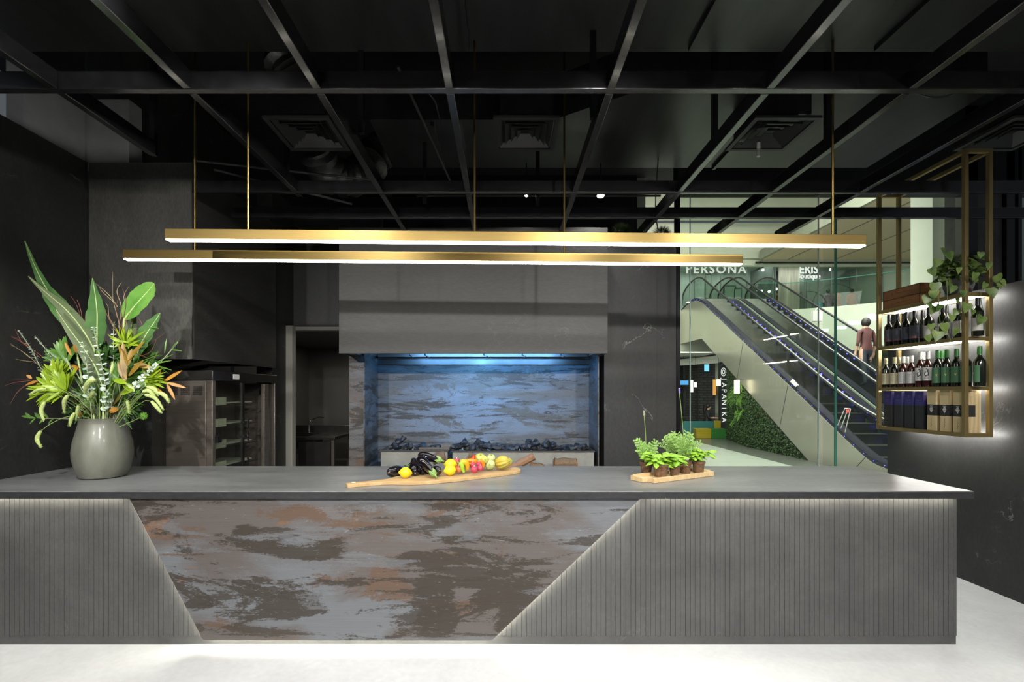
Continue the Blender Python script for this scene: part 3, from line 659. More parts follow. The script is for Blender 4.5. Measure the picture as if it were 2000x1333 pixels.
def trough(x0, x1, y0, y1, z1, label, gap=None):
    t = thing('charcoal_trough', label, 'charcoal trough', ((x0 + x1) / 2, (y0 + y1) / 2, .751))
    m = MB(); m.box((x0, y0, .751), (x1, y0 + .02, z1 - .016)); m.box((x0, y1 - .02, .751), (x1, y1, z1 - .016)); m.box((x0, y0 + .02, .751), (x0 + .02, y1 - .02, z1 - .016)); m.box((x1 - .02, y0 + .02, .751), (x1, y1 - .02, z1 - .016))
    m.box((x0 + .02, y0 + .02, z1 - .07), (x1 - .02, y1 - .02, z1 - .055))
    obj('box', m, M_TROUGH, t)
    m = MB(); m.box((x0 - .01, y0 - .012, z1 - .015), (x1 + .01, y0 + .03, z1)); m.box((x0 - .01, y1 - .03, z1 - .015), (x1 + .01, y1, z1)); m.box((x0 - .01, y0 + .03, z1 - .015), (x0 + .02, y1 - .03, z1)); m.box((x1 - .02, y0 + .03, z1 - .015), (x1 + .01, y1 - .03, z1))
    obj('rim', m, M_STEELD, t)
    return t
xa = (744 - VX) / F * YP; xb = (874 - VX) / F * YP; xc = (884 - VX) / F * YP; xd = (1160 - VX) / F * YP
trough(xa, xb, YP - .0, 5.9, zt, 'shorter grey metal charcoal trough at the left of the hearth')
trough(xc, xd, YP - .0, 5.9, zt - .006, 'longer grey metal charcoal trough on the right of the hearth')
t = thing('grill_tray', 'shallow black metal tray set over the left charcoal trough', 'tray', ((816 - VX) / F * 5.45, 5.55, zt))
x0, x1 = (818 - VX) / F * 5.4, (876 - VX) / F * 5.4
obj('tray_base', MB().box((x0, 5.42, zt + .001), (x1, 5.7, zt + .008)), M_STEELD, t)
obj('tray_rim', MB().box((x0, 5.41, zt + .009), (x1, 5.42, zt + .03)).box((x0, 5.70, zt + .009), (x1, 5.71, zt + .03)).box((x1, 5.41, zt + .001), (x1 + .01, 5.71, zt + .03)), M_STEEL, t)
# charcoal
M_COAL = mat('charcoal', (.014, .016, .02), .55, vary=.5, scale=20, bump=.5)
def coal(seed, ln, r):
    rr = random.Random(seed); m = MB(); n = 6; pts = [Vector((-ln / 2 + ln * i / (n - 1), rr.uniform(-.008, .008), rr.uniform(-.006, .006) + r)) for i in range(n)]
    m.tube(pts, [r * rr.uniform(.75, 1.15) for _ in range(n)], 7)
    for v in m.bm.verts: v.co += Vector((rr.uniform(-1, 1), rr.uniform(-1, 1), rr.uniform(-1, 1))) * r * .16
    o = obj('charcoal_lump', m, M_COAL, smooth=False); return o
protos = [coal(s, l, r_) for s, l, r_ in ((1, .15, .032), (2, .11, .036), (3, .20, .028), (4, .08, .034))]
CO = [(768, 3, -50, 14), (778, 2, 10, 10), (790, 0, 0, 6), (799, 1, 20, 8), (783, 3, 70, 24), (786, 0, 55, 22), (821, 1, 0, 6), (831, 3, 80, 13), (827, 2, 0, 4), (850, 1, 0, 4), (843, 0, 0, 2),
      (893, 1, 0, 8), (903, 0, 20, 12), (912, 2, -50, 12), (918, 1, 0, 4), (930, 2, 52, 12), (944, 3, 90, 20), (948, 0, 20, 12), (960, 2, -4, 9), (973, 0, 0, 4), (937, 0, 0, 4), (905, 3, 0, 18),
      (979, 1, 80, 8), (986, 3, 70, 10), (992, 0, 0, 3), (1004, 1, 0, 5), (1028, 1, 0, 8), (1034, 2, 5, 4), (1036, 3, 80, 23), (1044, 0, 30, 14), (1051, 2, -48, 12), (1063, 2, 50, 12), (1073, 1, 0, 10), (1086, 0, 0, 6), (1058, 0, 0, 2), (1080, 3, 0, 14),
      (1108, 1, 0, 4), (1120, 0, 0, 3), (1131, 3, 80, 12), (1136, 1, 10, 6), (1127, 0, 0, 2), (1142, 3, 0, 3)]
used = set()
for i, (px, k, tilt, up) in enumerate(CO):
    Y = 5.50 + R.uniform(0, .1); x = (px - VX) / F * Y; z = zt - .042 + up / F * Y * .72
    p = protos[k]
    o = p if k not in used else p.copy()
    if k in used: COL.objects.link(o)
    used.add(k)
    o.location = (x, Y, z); o.rotation_euler = (R.uniform(-.4, .4), -math.radians(tilt), R.uniform(-.4, .4))
    left = px < 880; mid = px < 1015
    o['label'] = 'black charcoal lump in the ' + ('left trough' if left else ('left half of the long trough' if mid else 'right half of the long trough'))
    o['category'] = 'charcoal'; o['group'] = 'charcoal in the ' + ('left trough' if left else ('long trough, left half' if mid else 'long trough, right half'))
# firewood on the ledge
M_BARK = mat('bark', (.10, .065, .04), .9, col2=(.26, .17, .10), scale=40, stretch=(1, 6, 6), bump=.8)
M_SPLIT = mat('split_wood', (.36, .20, .11), .8, col2=(.22, .11, .06), scale=18, stretch=(1, 5, 5), bump=.4)
def log(p, q, r_, label, Y=5.1, m2=M_BARK):
    a = W(*p, Y); b = W(*q, Y); u = (b - a).normalized(); m = MB(); n = 9; rr = random.Random(label)
    m.tube([a.lerp(b, i / (n - 1)) + Vector((0, 0, rr.uniform(-.004, .004))) for i in range(n)], [r_ * rr.uniform(.9, 1.1) for _ in range(n)], 9)
    t = thing('firewood_log', label, 'firewood', (a + b) / 2 - Vector((0, 0, r_)), 'split firewood on the hearth ledge')
    obj('bark', m, m2, t); mm = MB()
    mm.tube([a - u * .001, a - u * .006], r_ * .92, 9); mm.tube([b + u * .001, b + u * .006], r_ * .92, 9); obj('cut_face', mm, M_SPLIT, t)
log((988, 921), (1042, 892), .042, 'split firewood log leaning diagonally right of the squashes', m2=M_SPLIT)
log((1036, 912), (1062, 916), .05, 'low firewood end beside the diagonal log')
log((1082, 908), (1126, 908), .07, 'horizontal bark-covered log near the right of the hearth ledge')
log((846, 898), (868, 892), .06, 'mossy firewood chunk behind the aubergines')
log((876, 912), (925, 912), .05, 'grey firewood piece behind the lemons')
log((915, 890), (930, 899), .045, 'small split firewood block behind the yellow gourds', Y=5.15)

# ------------------------------------------------------------------ grass tufts on the wall head
M_TUFT = mat('tuft_grass', (.02, .05, .008), .6, col2=(.10, .16, .03), scale=20)
for px, r_, l in ((1213, .15, 'left tuft of green grass on top of the rear wall'), (1294, .125, 'right tuft of green grass on top of the rear wall')):
    c = Vector(((px - VX) / F * 5.55, 5.58, 3.317)); t = thing('grass_ball', l, 'plant', c, 'round grass tufts on the wall head')
    obj('pot', MB().lathe([(0, 0), (.05, 0), (.06, .05), (0, .05)], c, 12), M_BLACK, t)
    m = MB(); cc = c + Vector((0, 0, .06 + r_ * .35))
    for i in range(900):
        d = Vector((R.gauss(0, 1), R.gauss(0, 1), R.gauss(0, 1) + .3)).normalized()
        a = cc + d * r_ * .45; b = cc + d * r_ * R.uniform(.85, 1.05) + Vector((R.uniform(-1, 1), R.uniform(-1, 1), 0)) * .015; s_ = d.orthogonal().normalized() * .003
        m.bm.faces.new([m.bm.verts.new(q) for q in (a - s_, a + s_, b)])
    obj('grass', m, M_TUFT, t, smooth=False)

# ------------------------------------------------------------------ brass wine shelf on the right wall
SX0, SX1, SY0, SY1 = 3.63, 3.852, 3.81, 4.72
SZB, SZT = 1.25, 3.53
sh = thing('wine_shelf', 'tall brass frame shelf full of wine hanging by the right wall', 'shelf', (3.74, 4.26, SZB))
for x in (SX0, SX1 - .03):
    for y in (SY0, SY1 - .03): obj('post', MB().box((x, y, SZB), (x + .03, y + .03, SZT)), M_BRASSD, sh, bevel=.001)
m = MB()
for x in (SX0, SX1 - .03): m.box((x, SY0 + .03, SZT - .03), (x + .03, SY1 - .03, SZT))
for y in (SY0, SY1 - .03): m.box((SX0 + .03, y, SZT - .03), (SX1 - .03, y + .03, SZT))
obj('top_frame', m, M_BRASSD, sh)
# shelf heights from the picture (top faces at the near post)
SH = [SZB + .03, W(0, 755, SY0).z + 0.0, W(0, 658, SY0).z, W(0, 578, SY0).z]
SH = [SZB + .03, 1.652, 2.045, 2.395]
for i, z in enumerate(SH):
    m = MB(); m.box((SX0 + .001, SY0 + .031, z - .03), (SX0 + .03, SY1 - .031, z)); m.box((SX1 - .03, SY0 + .031, z - .03), (SX1, SY1 - .031, z)); m.box((SX0 + .031, SY0 + .001, z - .03), (SX1 - .031, SY0 + .03, z)); m.box((SX0 + .031, SY1 - .03, z - .03), (SX1 - .031, SY1 - .001, z))
    m.box((SX0 + .03, SY0 + .03, z - .012), (SX1 - .03, SY1 - .03, z - .001))
    s_ = obj('shelf_board', m, M_BRASSD, sh)
    obj('led_strip', MB().box((SX1 - .055, SY0 + .04, z - .026), (SX1 - .035, SY1 - .04, z - .014)), M_LEDW, s_)
    obj('led_strip', MB().box((SX1 + .002, SY0 + .02, z - .026), (SX1 + .008, SY1 - .02, z - .006)), M_LEDW, s_)
m = MB()
for z in SH[:3]: m.box((SX1 + .009, 4.2, z - .026), (XR - .001, 4.23, z - .006))
obj('wall_bracket', m, M_BRASSD, sh)

# bottles
M_BG = mat('dark_bottle_glass', (.008, .010, .006), .06, 0, coat=.5)
M_BR = mat('red_wine_glass', (.035, .008, .006), .06, 0, coat=.5)
M_CAPS = {}
def capm(n, c): 
    if n not in M_CAPS: M_CAPS[n] = mat('capsule_' + n, c, .4)
    return M_CAPS[n]
M_INK = mat('label_ink', (.03, .03, .04), .6)
M_GOLD = mat('label_gold', (.65, .50, .12), .4)
def labmat(n, c):
    k = 'label_' + n
    return MATS.get(k) or mat(k, c, .6)
def bottle(kind, capc, labc, labh, lz, h=.30, r=.037, ink=None):
    """built at the origin, label faces -Y then turned by rotz; local up is z"""
    t = thing('wine_bottle', 'x', 'bottle', (0, 0, 0))
    prof = [(0, .004), (r * .6, 0), (r * .97, 0), (r, .006), (r, h * .60), (r * .93, h * .645), (r * .62, h * .70), (r * .42, h * .745), (r * .385, h * .80), (r * .37, h * .985), (r * .30, h), (0, h)]
    obj('glass_body', MB().lathe(prof, (0, 0, 0), 18), kind, t, world=False)
    obj('capsule', MB().lathe([(r * .43, h * .79), (r * .425, h * .99), (r * .40, h * 1.004), (0, h * 1.004)], (0, 0, 0), 14), capc, t, world=False)
    m = MB(); n = 10; rr = r + .0006
    vs = [[m.bm.verts.new((rr * math.sin(a), -rr * math.cos(a), z)) for z in (lz, lz + labh)] for a in [(-1.15 + 2.3 * i / n) for i in range(n + 1)]]
    for i in range(n): m.bm.faces.new((vs[i][0], vs[i + 1][0], vs[i + 1][1], vs[i][1]))
    lb_ = obj('label', m, labc, t, world=False)
    if ink:
        m = MB(); rr = r + .0012
        def patch(a0, a1, z0, z1):
            k = 4; q = [[m.bm.verts.new((rr * math.sin(a0 + (a1 - a0) * i / k), -rr * math.cos(a0 + (a1 - a0) * i / k), z)) for z in (z0, z1)] for i in range(k + 1)]
            for i in range(k): m.bm.faces.new((q[i][0], q[i + 1][0], q[i + 1][1], q[i][1]))
        mk = ink(patch); obj('print', m, mk, lb_, world=False)
    return t
def ink_lines(p):
    for i in range(9): p(-.6, .1 + .1 * math.sin(i * 2.3), .125 - i * .009, .1265 - i * .009)
    return M_INK
def ink_goose(p):      # bold curled mark
    for a0, a1, z0, z1 in ((-.15, .15, .150, .162), (.05, .3, .128, .150), (.2, .42, .108, .128), (.0, .35, .098, .108), (-.35, .02, .092, .102), (-.45, -.28, .102, .128), (-.28, -.1, .124, .134)): p(a0, a1, z0, z1)
    for i in range(2): p(-.5, .4, .08 - i * .006, .082 - i * .006)
    return M_INK
def ink_green(p):
    p(-.12, .12, .098, .104); p(-.05, .05, .090, .098); p(-.16, -.08, .102, .108); p(.08, .16, .102, .108); return M_GOLD
def ink_red(p):
    p(-.8, .8, .052, .056); p(-.5, .5, .060, .0615); return MATS['ink_red']
def ink_blue(p):
    p(-.8, .8, .052, .056); p(-.5, .5, .060, .0615); return MATS['ink_blue']
mat('ink_red', (.5, .03, .03), .5); mat('ink_blue', (.02, .06, .5), .5)
BLK = capm('black', (.012, .012, .02)); CRM = capm('cream', (.55, .50, .30)); WHT = capm('white', (.62, .62, .58)); GRN = capm('green', (.03, .16, .03))
B1 = bottle(M_BG, BLK, labmat('darkmesh', (.05, .055, .075)), .115, .045, ink=ink_red)
B1b = bottle(M_BG, BLK, labmat('darkmesh', (.05, .055, .075)), .115, .045, ink=ink_blue)
B2 = bottle(M_BG, BLK, labmat('ivory', (.50, .49, .44)), .10, .04)
B3 = bottle(M_BG, CRM, labmat('cream', (.60, .55, .36)), .105, .030, ink=ink_lines, h=.285)
B4 = bottle(M_BR, WHT, labmat('white', (.62, .62, .60)), .105, .035, ink=ink_lines, h=.285)
B5 = bottle(M_BR, WHT, labmat('white', (.62, .62, .60)), .115, .055, ink=ink_goose, h=.31)
B6 = bottle(M_BG, GRN, labmat('green', (.07, .18, .09)), .13, .032, ink=ink_green, h=.31)
BB = {}
def put(proto, x, y, z, label, group, rz=None):
    # labels face the guest side (-X, -Y)
    rz = -.95 if rz is None else rz
    if proto.name in BB: o = dup(proto, (x, y, z), rz, label, group)
    else:
        BB[proto.name] = 1; o = proto; o.location = (x, y, z); o.rotation_euler = (0, 0, rz); o['label'] = label; o['group'] = group
XF, XBk = 3.70, 3.785
def yfor(px, x=XF): return x * F / (px - VX)
z = SH[2]; G1 = 'wine bottles on the upper bottle shelf'
ordn = ['leftmost', 'second', 'third', 'fourth', 'fifth', 'sixth', 'seventh', 'eighth']
up_l = [(1736, B1, 'dark-labelled black-capped bottle, leftmost of the upper bottle shelf'), (1753, B1, 'dark-labelled bottle with a red line, second from left on the upper shelf'), (1770, B1b, 'dark-labelled bottle with a blue line on the upper bottle shelf'),
        (1786, B1, 'dark-labelled bottle with red print, fourth from left on the upper shelf'), (1814, B2, 'ivory-labelled bottle just left of the hanging vines, upper shelf'), (1841, B2, 'ivory-labelled bottle half hidden by vine leaves, upper shelf'),
        (1872, B2, 'ivory-labelled bottle left of the near brass post, upper shelf'), (1909, B2, 'ivory-labelled bottle between the two near posts, upper shelf')]
for px, pr, l in up_l: put(pr, XF, yfor(px), z + .0005, l, G1)
for px, l in ((1752, 'black-capped bottle behind the leftmost pair, upper shelf'), (1770, 'black-capped bottle behind the second and third, upper shelf'), (1787, 'black-capped bottle behind the blue-lined one, upper shelf'), (1802, 'unlabelled dark bottle in the gap left of the ivory labels, upper shelf'), (1848, 'black-capped bottle behind the ivory-labelled ones, upper shelf')):
    put(B1, XBk, yfor(px, XBk), z + .0005, l, G1)
z = SH[1]; G2 = 'wine bottles on the lower bottle shelf'
lo_l = [(1730, B3, 'cream-capped bottle with cream label, leftmost of the lower bottle shelf'), (1747, B3, 'cream-capped bottle with cream label, second on the lower shelf'), (1764, B4, 'white-capped rosé bottle with plain white label, left of its pair'),
        (1780, B4, 'white-capped bottle with plain white label, right of its pair'), (1797, B5, 'white-labelled bottle with a bold black mark, left of its pair'), (1812, B5, 'white-labelled bottle with a bold black mark, right of its pair'),
        (1831, B6, 'green-capped bottle, leftmost of the green-labelled ones'), (1849, B6, 'green-capped bottle, second of the green-labelled ones'), (1868, B6, 'green-capped bottle, third of the green-labelled ones'), (1886, B6, 'green-labelled bottle partly behind the near brass post'), (1913, B6, 'green-capped bottle at the near right end, label turned away')]
for px, pr, l in lo_l: put(pr, XF, yfor(px), z + .0005, l, G2, rz=(-.95 if px < 1900 else -1.9))
for px, pr, l in ((1757, B3, 'cream-capped bottle standing behind the cream pair, lower shelf'), (1772, B4, 'white-capped bottle standing behind the plain white pair'), (1803, B5, 'white-capped bottle standing behind the black-marked pair'), (1839, B6, 'green-capped bottle standing behind the green-labelled ones')):
    put(pr, XBk, yfor(px, XBk), z + .0005, l, G2)

# boxes on the lowest shelf
M_NAVY = mat('navy_print', (.035, .03, .16), .5); M_CHAR = mat('charcoal_wood', (.022, .024, .028), .6, vary=.3, scale=10, stretch=(8, 8, 1)); M_NAVYL = mat('navy_emblem', (.09, .09, .26), .5)
M_PINE = ribs('pale_pine', (.62, .50, .28), (.50, .37, .19), 'X', 9, .6); M_BAND = mat('black_band', (.02, .02, .022), .6)
def navybox(label, y, deep=.095):
    x0, x1 = 3.672, 3.672 + .095; z0 = SH[0] + .0005; H = .335
    t = thing('wine_box', label, 'box', ((x0 + x1) / 2, y, z0), 'dark wine gift boxes on the bottom shelf'); s_ = .043
    obj('box_body', MB().box((x0, y - s_, z0), (x1, y + s_, z0 + H * .62)), M_CHAR, t)
    obj('printed_top', MB().box((x0, y - s_, z0 + H * .621), (x1, y + s_, z0 + H)), M_NAVY, t, label='navy printed upper part')
    m = MB(); xx = x0 - .001
    for k in range(4): m.box((xx, y - .024 + k * .0135, z0 + H * .74), (x0 - .0001, y - .024 + k * .0135 + .008, z0 + H * .765))
    m.box((xx, y - .03, z0 + H * .70), (x0 - .0001, y + .03, z0 + H * .706)); m.box((xx, y - .022, z0 + H * .68), (x0 - .0001, y + .022, z0 + H * .685))
    m.lathe([(.009, 0), (.012, 0), (.012, .001), (.009, .001)], (x0 - .0002, y, z0 + H * .86), 12, (-1, 0, 0)); m.box((xx, y - .002, z0 + H * .83), (x0 - .0001, y + .002, z0 + H * .89))
    obj('emblem', m, M_NAVYL, t, smooth=False)
for px, l in ((1737, 'dark wine box with navy top, leftmost'), (1757, 'dark wine box with navy top, second from left'), (1778, 'dark wine box with navy top, third from left'), (1799, 'dark wine box with navy top, beside the pale boxes')): navybox(l, yfor(px, 3.69))
t = MB().box((3.75, yfor(1817, 3.75) - .06, SH[0] + .0005), (3.80, yfor(1817, 3.75) + .03, SH[0] + .30)); o = obj('wine_box', t, M_CHAR); tag(o, 'plain black box in the gap between dark and pale boxes', 'box')
def pinebox(label, y, w_=.043):
    x0, x1 = 3.664, 3.664 + .145; z0 = SH[0] + .0005; H = .345
    t = thing('pine_wine_box', label, 'box', ((x0 + x1) / 2, y, z0), 'pale pine wine boxes on the bottom shelf')
    obj('crate', MB().box((x0, y - w_, z0), (x1, y + w_, z0 + H)), M_PINE, t, bevel=.001)
    obj('paper_band', MB().box((x0 - .001, y - w_ - .001, z0 + H * .37), (x0 + .10, y + w_ + .001, z0 + H * .64)), M_BAND, t)
    m = MB(); xx = x0 - .002; xe = x0 - .0011
    m.box((xx, y - .014, z0 + H * .60), (xe, y + .014, z0 + H * .61))
    for zz, k in ((.575, 2), (.55, 3), (.525, 4), (.50, 3), (.475, 2), (.455, 1)):
        for j in range(k): m.box((xx, y + (j - (k - 1) / 2) * .009 - .0035, z0 + H * zz - .003), (xe, y + (j - (k - 1) / 2) * .009 + .0035, z0 + H * zz + .003))
    obj('grape_emblem', m, M_WHITE, t, smooth=False)
    m = MB(); pts = [(x0 - .001, y + .006 * math.sin(i * 1.9), z0 + .03 + i * .008) for i in range(11)]; m.tube(pts, .0008, 4); obj('script', m, M_INK, t)
for px, l in ((1827, 'pale pine wine box, leftmost'), (1853, 'pale pine wine box, second from left'), (1879, 'pale pine wine box nearest the camera, partly behind the near brass post')): pinebox(l, yfor(px, 3.70) if px < 1900 else 3.895)

# flat cigar-brown crates stacked on the top board
M_CED = mat('cedar_crate', (.28, .115, .035), .5, vary=.15, scale=5, stretch=(1, 1, 8)); M_INKB = mat('burnt_print', (.08, .04, .02), .7)
for k, l in ((0, 'lower of two flat brown wooden crates on the top board'), (1, 'upper of two flat brown wooden crates on the top board')):
    z0 = SH[3] + .0005 + k * .088; t = thing('wooden_crate', l, 'crate', (3.74, 4.44, z0), 'flat wooden crates on the shelf')
    obj('crate_body', MB().box((3.65, 4.245, z0), (3.83, 4.66, z0 + .086)), M_CED, t, bevel=.001)
    obj('edge_frame', MB().box((3.6485, 4.243, z0 + .08), (3.8315, 4.662, z0 + .0865)).box((3.6485, 4.243, z0), (3.652, 4.252, z0 + .08)).box((3.6485, 4.653, z0), (3.652, 4.662, z0 + .08)), M_INKB, t)
    m = MB()
    for j in range(9): m.box((3.6488, 4.50 - j * .021, z0 + .04), (3.65, 4.508 - j * .021, z0 + .047))
    m.lathe([(.007, 0), (.009, 0), (.009, .001), (.007, .001)], (3.6499, 4.55, z0 + .043), 10, (-1, 0, 0)); obj('burnt_mark', m, M_INKB, t, smooth=False)

# trailing pothos in a grey bowl
M_BOWL = mat('grey_bowl', (.12, .12, .12), .8, vary=.15, scale=8)
M_POTH = mat('pothos_leaf', (.03, .085, .012), .4, col2=(.24, .32, .09), scale=9, detail=3, trans=.1)
pc = Vector((3.742, 3.985, SH[3]))
pt = thing('potted_pothos', 'trailing variegated pothos in a round grey bowl on the top board', 'potted plant', pc)
obj('bowl', MB().lathe([(0, 0), (.045, 0), (.08, .03), (.098, .08), (.10, .12), (.095, .135), (.088, .12), (0, .115)], pc, 24), M_BOWL, pt)
m = MB()
def heart(mb, base, d, s_, up):
    d = Vector(d).normalized(); up = Vector(up).normalized(); sd = d.cross(up).normalized(); nn = sd.cross(d)
    prof = [(0, 0), (-.08, .34), (.08, .50), (.35, .47), (.65, .28), (.88, .10), (1.05, 0)]
    cen = [mb.bm.verts.new(Vector(base) + d * (t_ * s_) + nn * (-.12 * t_ * t_ * s_)) for t_, _ in [(0.0, 0)] + [(max(.05, q[0]), 0) for q in prof[1:-1]] + [prof[-1]]]
    for sg in (-1, 1):
        ed = [mb.bm.verts.new(Vector(base) + d * (t_ * s_) + sd * (sg * w_ * s_) + nn * ((.18 * w_ - .12 * t_ * t_) * s_)) for t_, w_ in prof[1:-1]]
        mb.bm.faces.new((cen[0], ed[0], cen[1])) if sg > 0 else mb.bm.faces.new((cen[0], cen[1], ed[0]))
        for i in range(len(ed) - 1):
            mb.bm.faces.new((cen[i + 1], ed[i], ed[i + 1], cen[i + 2]))
        mb.bm.faces.new((cen[len(ed)], ed[-1], cen[-1]))
rr = random.Random(5)
for i in range(130):
    a = rr.uniform(0, 6.28); q = rr.uniform(.02, .15); z = rr.uniform(.10, .30) - q * .4
    b = pc + Vector((q * math.cos(a) * .8, q * math.sin(a) * 1.25, z + .05))
    heart(m, b, (math.cos(a) + rr.uniform(-.4, .4), math.sin(a), rr.uniform(-.9, .3)), rr.uniform(.045, .08), (rr.uniform(-.8, .2), -.7, .8))
PX = [(1838, 492), (1832, 515), (1826, 560), (1812, 585), (1850, 500), (1872, 530), (1915, 500), (1930, 520), (1945, 545), (1955, 555), (1905, 540), (1862, 565), (1880, 575), (1812, 600), (1825, 605), (1888, 600), (1900, 612), (1918, 625), (1925, 560), (1935, 570), (1950, 560), (1868, 590), (1870, 612), (1842, 640), (1832, 655), (1858, 622), (1840, 648), (1818, 640), (1866, 648), (1812, 662), (1835, 602), (1816, 532), (1823, 575)]
for px, py in PX:
    Y = rr.uniform(3.72, 3.80) if px < 1880 else rr.uniform(3.7, 3.76)
    heart(m, W(px, py - 7, Y), (rr.uniform(-.6, .6), rr.uniform(-.3, .2), -1), rr.uniform(.05, .085), (rr.uniform(-.5, .5), -1, .3))
obj('foliage', m, M_POTH, pt)
M_VINE = mat('vine_stem', (.14, .19, .06), .6)
m = MB()
for pts in ([(1836, 540), (1833, 570), (1834, 610), (1836, 632), (1840, 650)], [(1848, 545), (1850, 575), (1848, 610), (1838, 636), (1822, 640)], [(1836, 632), (1850, 650), (1856, 665)], [(1838, 636), (1830, 655), (1814, 662)], [(1915, 570), (1916, 590), (1922, 620), (1924, 655)], [(1822, 575), (1832, 585), (1834, 600)]):
    m.tube(smoothpath([W(x, y, 3.775) for x, y in pts], 4), .0025, 5)
obj('vine', m, M_VINE, pt)
# ------------------------------------------------------------------ long wooden serving board with vegetables
M_OLIVE = mat('olive_wood', (.60, .42, .21), .45, col2=(.46, .28, .12), scale=5, stretch=(1.5, 7, 1))
BO = WZ(677, 952, .99); BU = Vector((.885, .465, 0)); BV = Vector((-.465, .885, 0))
out = [(0, -.025), (.02, -.038), (.15, -.036), (.26, -.055), (.34, -.105), (.43, -.15), (.55, -.165), (.70, -.16), (.865, -.14), (1.05, -.115), (1.2, -.08), (1.27, -.04), (1.31, .04), (1.31, .12), (1.27, .18), (1.1, .19), (.8, .18), (.5, .16), (.36, .12), (.28, .06), (.15, .035), (.02, .03), (0, .018)]
o_ = smoothpath([Vector((u, v, 0)) for u, v in out] + [Vector((out[0][0], out[0][1], 0))], 3)[:-1]
sb = thing('serving_board', 'long olive-wood paddle board lying on the counter under the vegetables', 'serving board', (BO.x + .5, BO.y + .3, .99))
obj('board', MB().prism([BO + BU * p.x + BV * p.y + Vector((0, 0, .0005)) for p in o_], (0, 0, .022)), M_OLIVE, sb, bevel=.005)
obj('hanging_cord', MB().tube([BO + BU * (.045 + .013 * math.cos(a)) + BV * (.013 * math.sin(a)) + Vector((0, 0, .026)) for a in [i * .7 for i in range(10)]], .003, 6), mat('cord', (.6, .5, .35), .8), sb)
ZBd = 1.013
M_EGG = mat('aubergine_skin', (.006, .004, .007), .12, coat=.6)
M_CALYX = mat('aubergine_calyx', (.22, .36, .10), .5, vary=.2, scale=30)
def eggplant(p, q, rmax, label, calyx=True, Yp=None, Yq=None, zp=None, zq=None, tip=True):
    """p: blossom end (px,py,Y), q: stalk end"""
    a = W(*p); b = W(*q); L = (b - a).length; u = (b - a).normalized()
    prof = [(0, 0), (.30, .012), (.62, .05), (.88, .14), (1.0, .28), (.97, .42), (.82, .60), (.66, .76), (.58, .88), (.52, .95), (.3, 1.0), (0, 1.0)]
    t = thing('aubergine', label, 'aubergine', (a + b) / 2, 'glossy aubergines on the board')
    obj('fruit', MB().lathe([(r_ * rmax, z * L) for r_, z in prof], a, 20, u), M_EGG, t)
    if tip: obj('blossom_scar', MB().lathe([(0, -.0012), (.004, -.001), (.005, .001), (0, .001)], a, 8, u), mat('scar', (.35, .27, .2), .7) if 'scar' not in MATS else MATS['scar'], t)
    if calyx:
        m = MB()
        m.lathe([(.60 * rmax, L * .86), (.66 * rmax, L * .92), (.5 * rmax, L * 1.0), (.22 * rmax, L * 1.03), (.16 * rmax, L * 1.12), (.19 * rmax, L * 1.15), (0, L * 1.155)], a, 15, u, fx=lambda th, z: 1 + (.18 * math.cos(5 * th) if z < L * .93 else 0))
        s1 = u.orthogonal().normalized(); s2 = u.cross(s1)
        for k in range(5):
            th = k * 1.2566; d_ = s1 * math.cos(th) + s2 * math.sin(th)
            m.leaf([b - u * (L * .03) + d_ * rmax * .5, b - u * (L * .12) + d_ * rmax * .70, b - u * (L * .20) + d_ * rmax * .80], [rmax * .7, rmax * .5, .002], d_, .1)
        obj('calyx', m, M_CALYX, t)
    return t
eggplant((758.5, 924, 3.36), (800, 916, 3.62), .041, 'round-ended aubergine lying at the left end behind the first lemon')
eggplant((811, 926, 3.40), (808, 898, 3.58), .040, 'upright-leaning aubergine just right of the first lemon', calyx=False)
eggplant((818, 894, 3.46), (849, 928, 3.30), .036, 'long aubergine lying on top, its green stalk pointing at the viewer')
eggplant((817, 889, 3.62), (861, 900, 3.56), .036, 'long aubergine lying on top at the back, stalk to the right')
eggplant((859, 919, 3.37), (836, 922, 3.56), .036, 'aubergine end peeping out beneath the long one', calyx=False)
eggplant((822, 923, 3.46), (848, 915, 3.66), .038, 'dark aubergine buried under the two long ones', calyx=False, tip=False)
eggplant((820, 899, 3.72), (796, 914, 3.66), .030, 'slim aubergine at the back left', calyx=True, tip=False)
M_LEM = mat('lemon_skin', (.85, .62, .02), .35, vary=.05, scale=60, bump=.15, trans=.15)
def lemon(px, py, Y, r_, label, ax=(1, .2, -.1)):
    c = W(px, py, Y); c.z = max(c.z, ZBd + r_ * .96); t = thing('lemon', label, 'lemon', (c.x, c.y, c.z - r_), 'lemons on the board')
    L = r_ * 1.22; prof = [(0, -L), (.16 * r_, -L * .96), (.3 * r_, -L * .86)] + [(r_ * math.cos(a), r_ * 1.0 * math.sin(a)) for a in [-1.05, -.8, -.5, -.2, .1, .4, .7, .95]] + [(.36 * r_, L * .84), (.14 * r_, L * .95), (0, L)]
    obj('fruit', MB().lathe(prof, c, 18, ax), M_LEM, t); obj('stem_scar', MB().lathe([(0, L - .001), (.003, L), (0, L + .002)], c, 6, ax), M_CALYX, t)
lemon(792, 925, 3.33, .039, 'single yellow lemon at the left end of the board')
lemon(879, 920, 3.43, .040, 'front yellow lemon in the middle of the board', (1, .5, .1))
lemon(880, 908, 3.53, .042, 'yellow lemon stacked behind the front one', (1, -.2, 0))
M_RAD = mat('radish_skin', (.50, .05, .09), .3, vary=.2, scale=20, trans=.1)
def radish(px, py, Y, r_, label, m_=None):
    c = W(px, py, Y); t = thing('radish', label, 'radish', (c.x, c.y, c.z - r_), 'pink radishes on the board')
    obj('root', MB().ball(c, r_, 14, (1, 1, .95), .08), m_ or M_RAD, t); obj('tail', MB().tube([c + Vector((0, -.3 * r_, r_ * .9)), c + Vector((.004, -.4 * r_, r_ * 1.35))], [.003, .001], 5), M_WHITE, t)
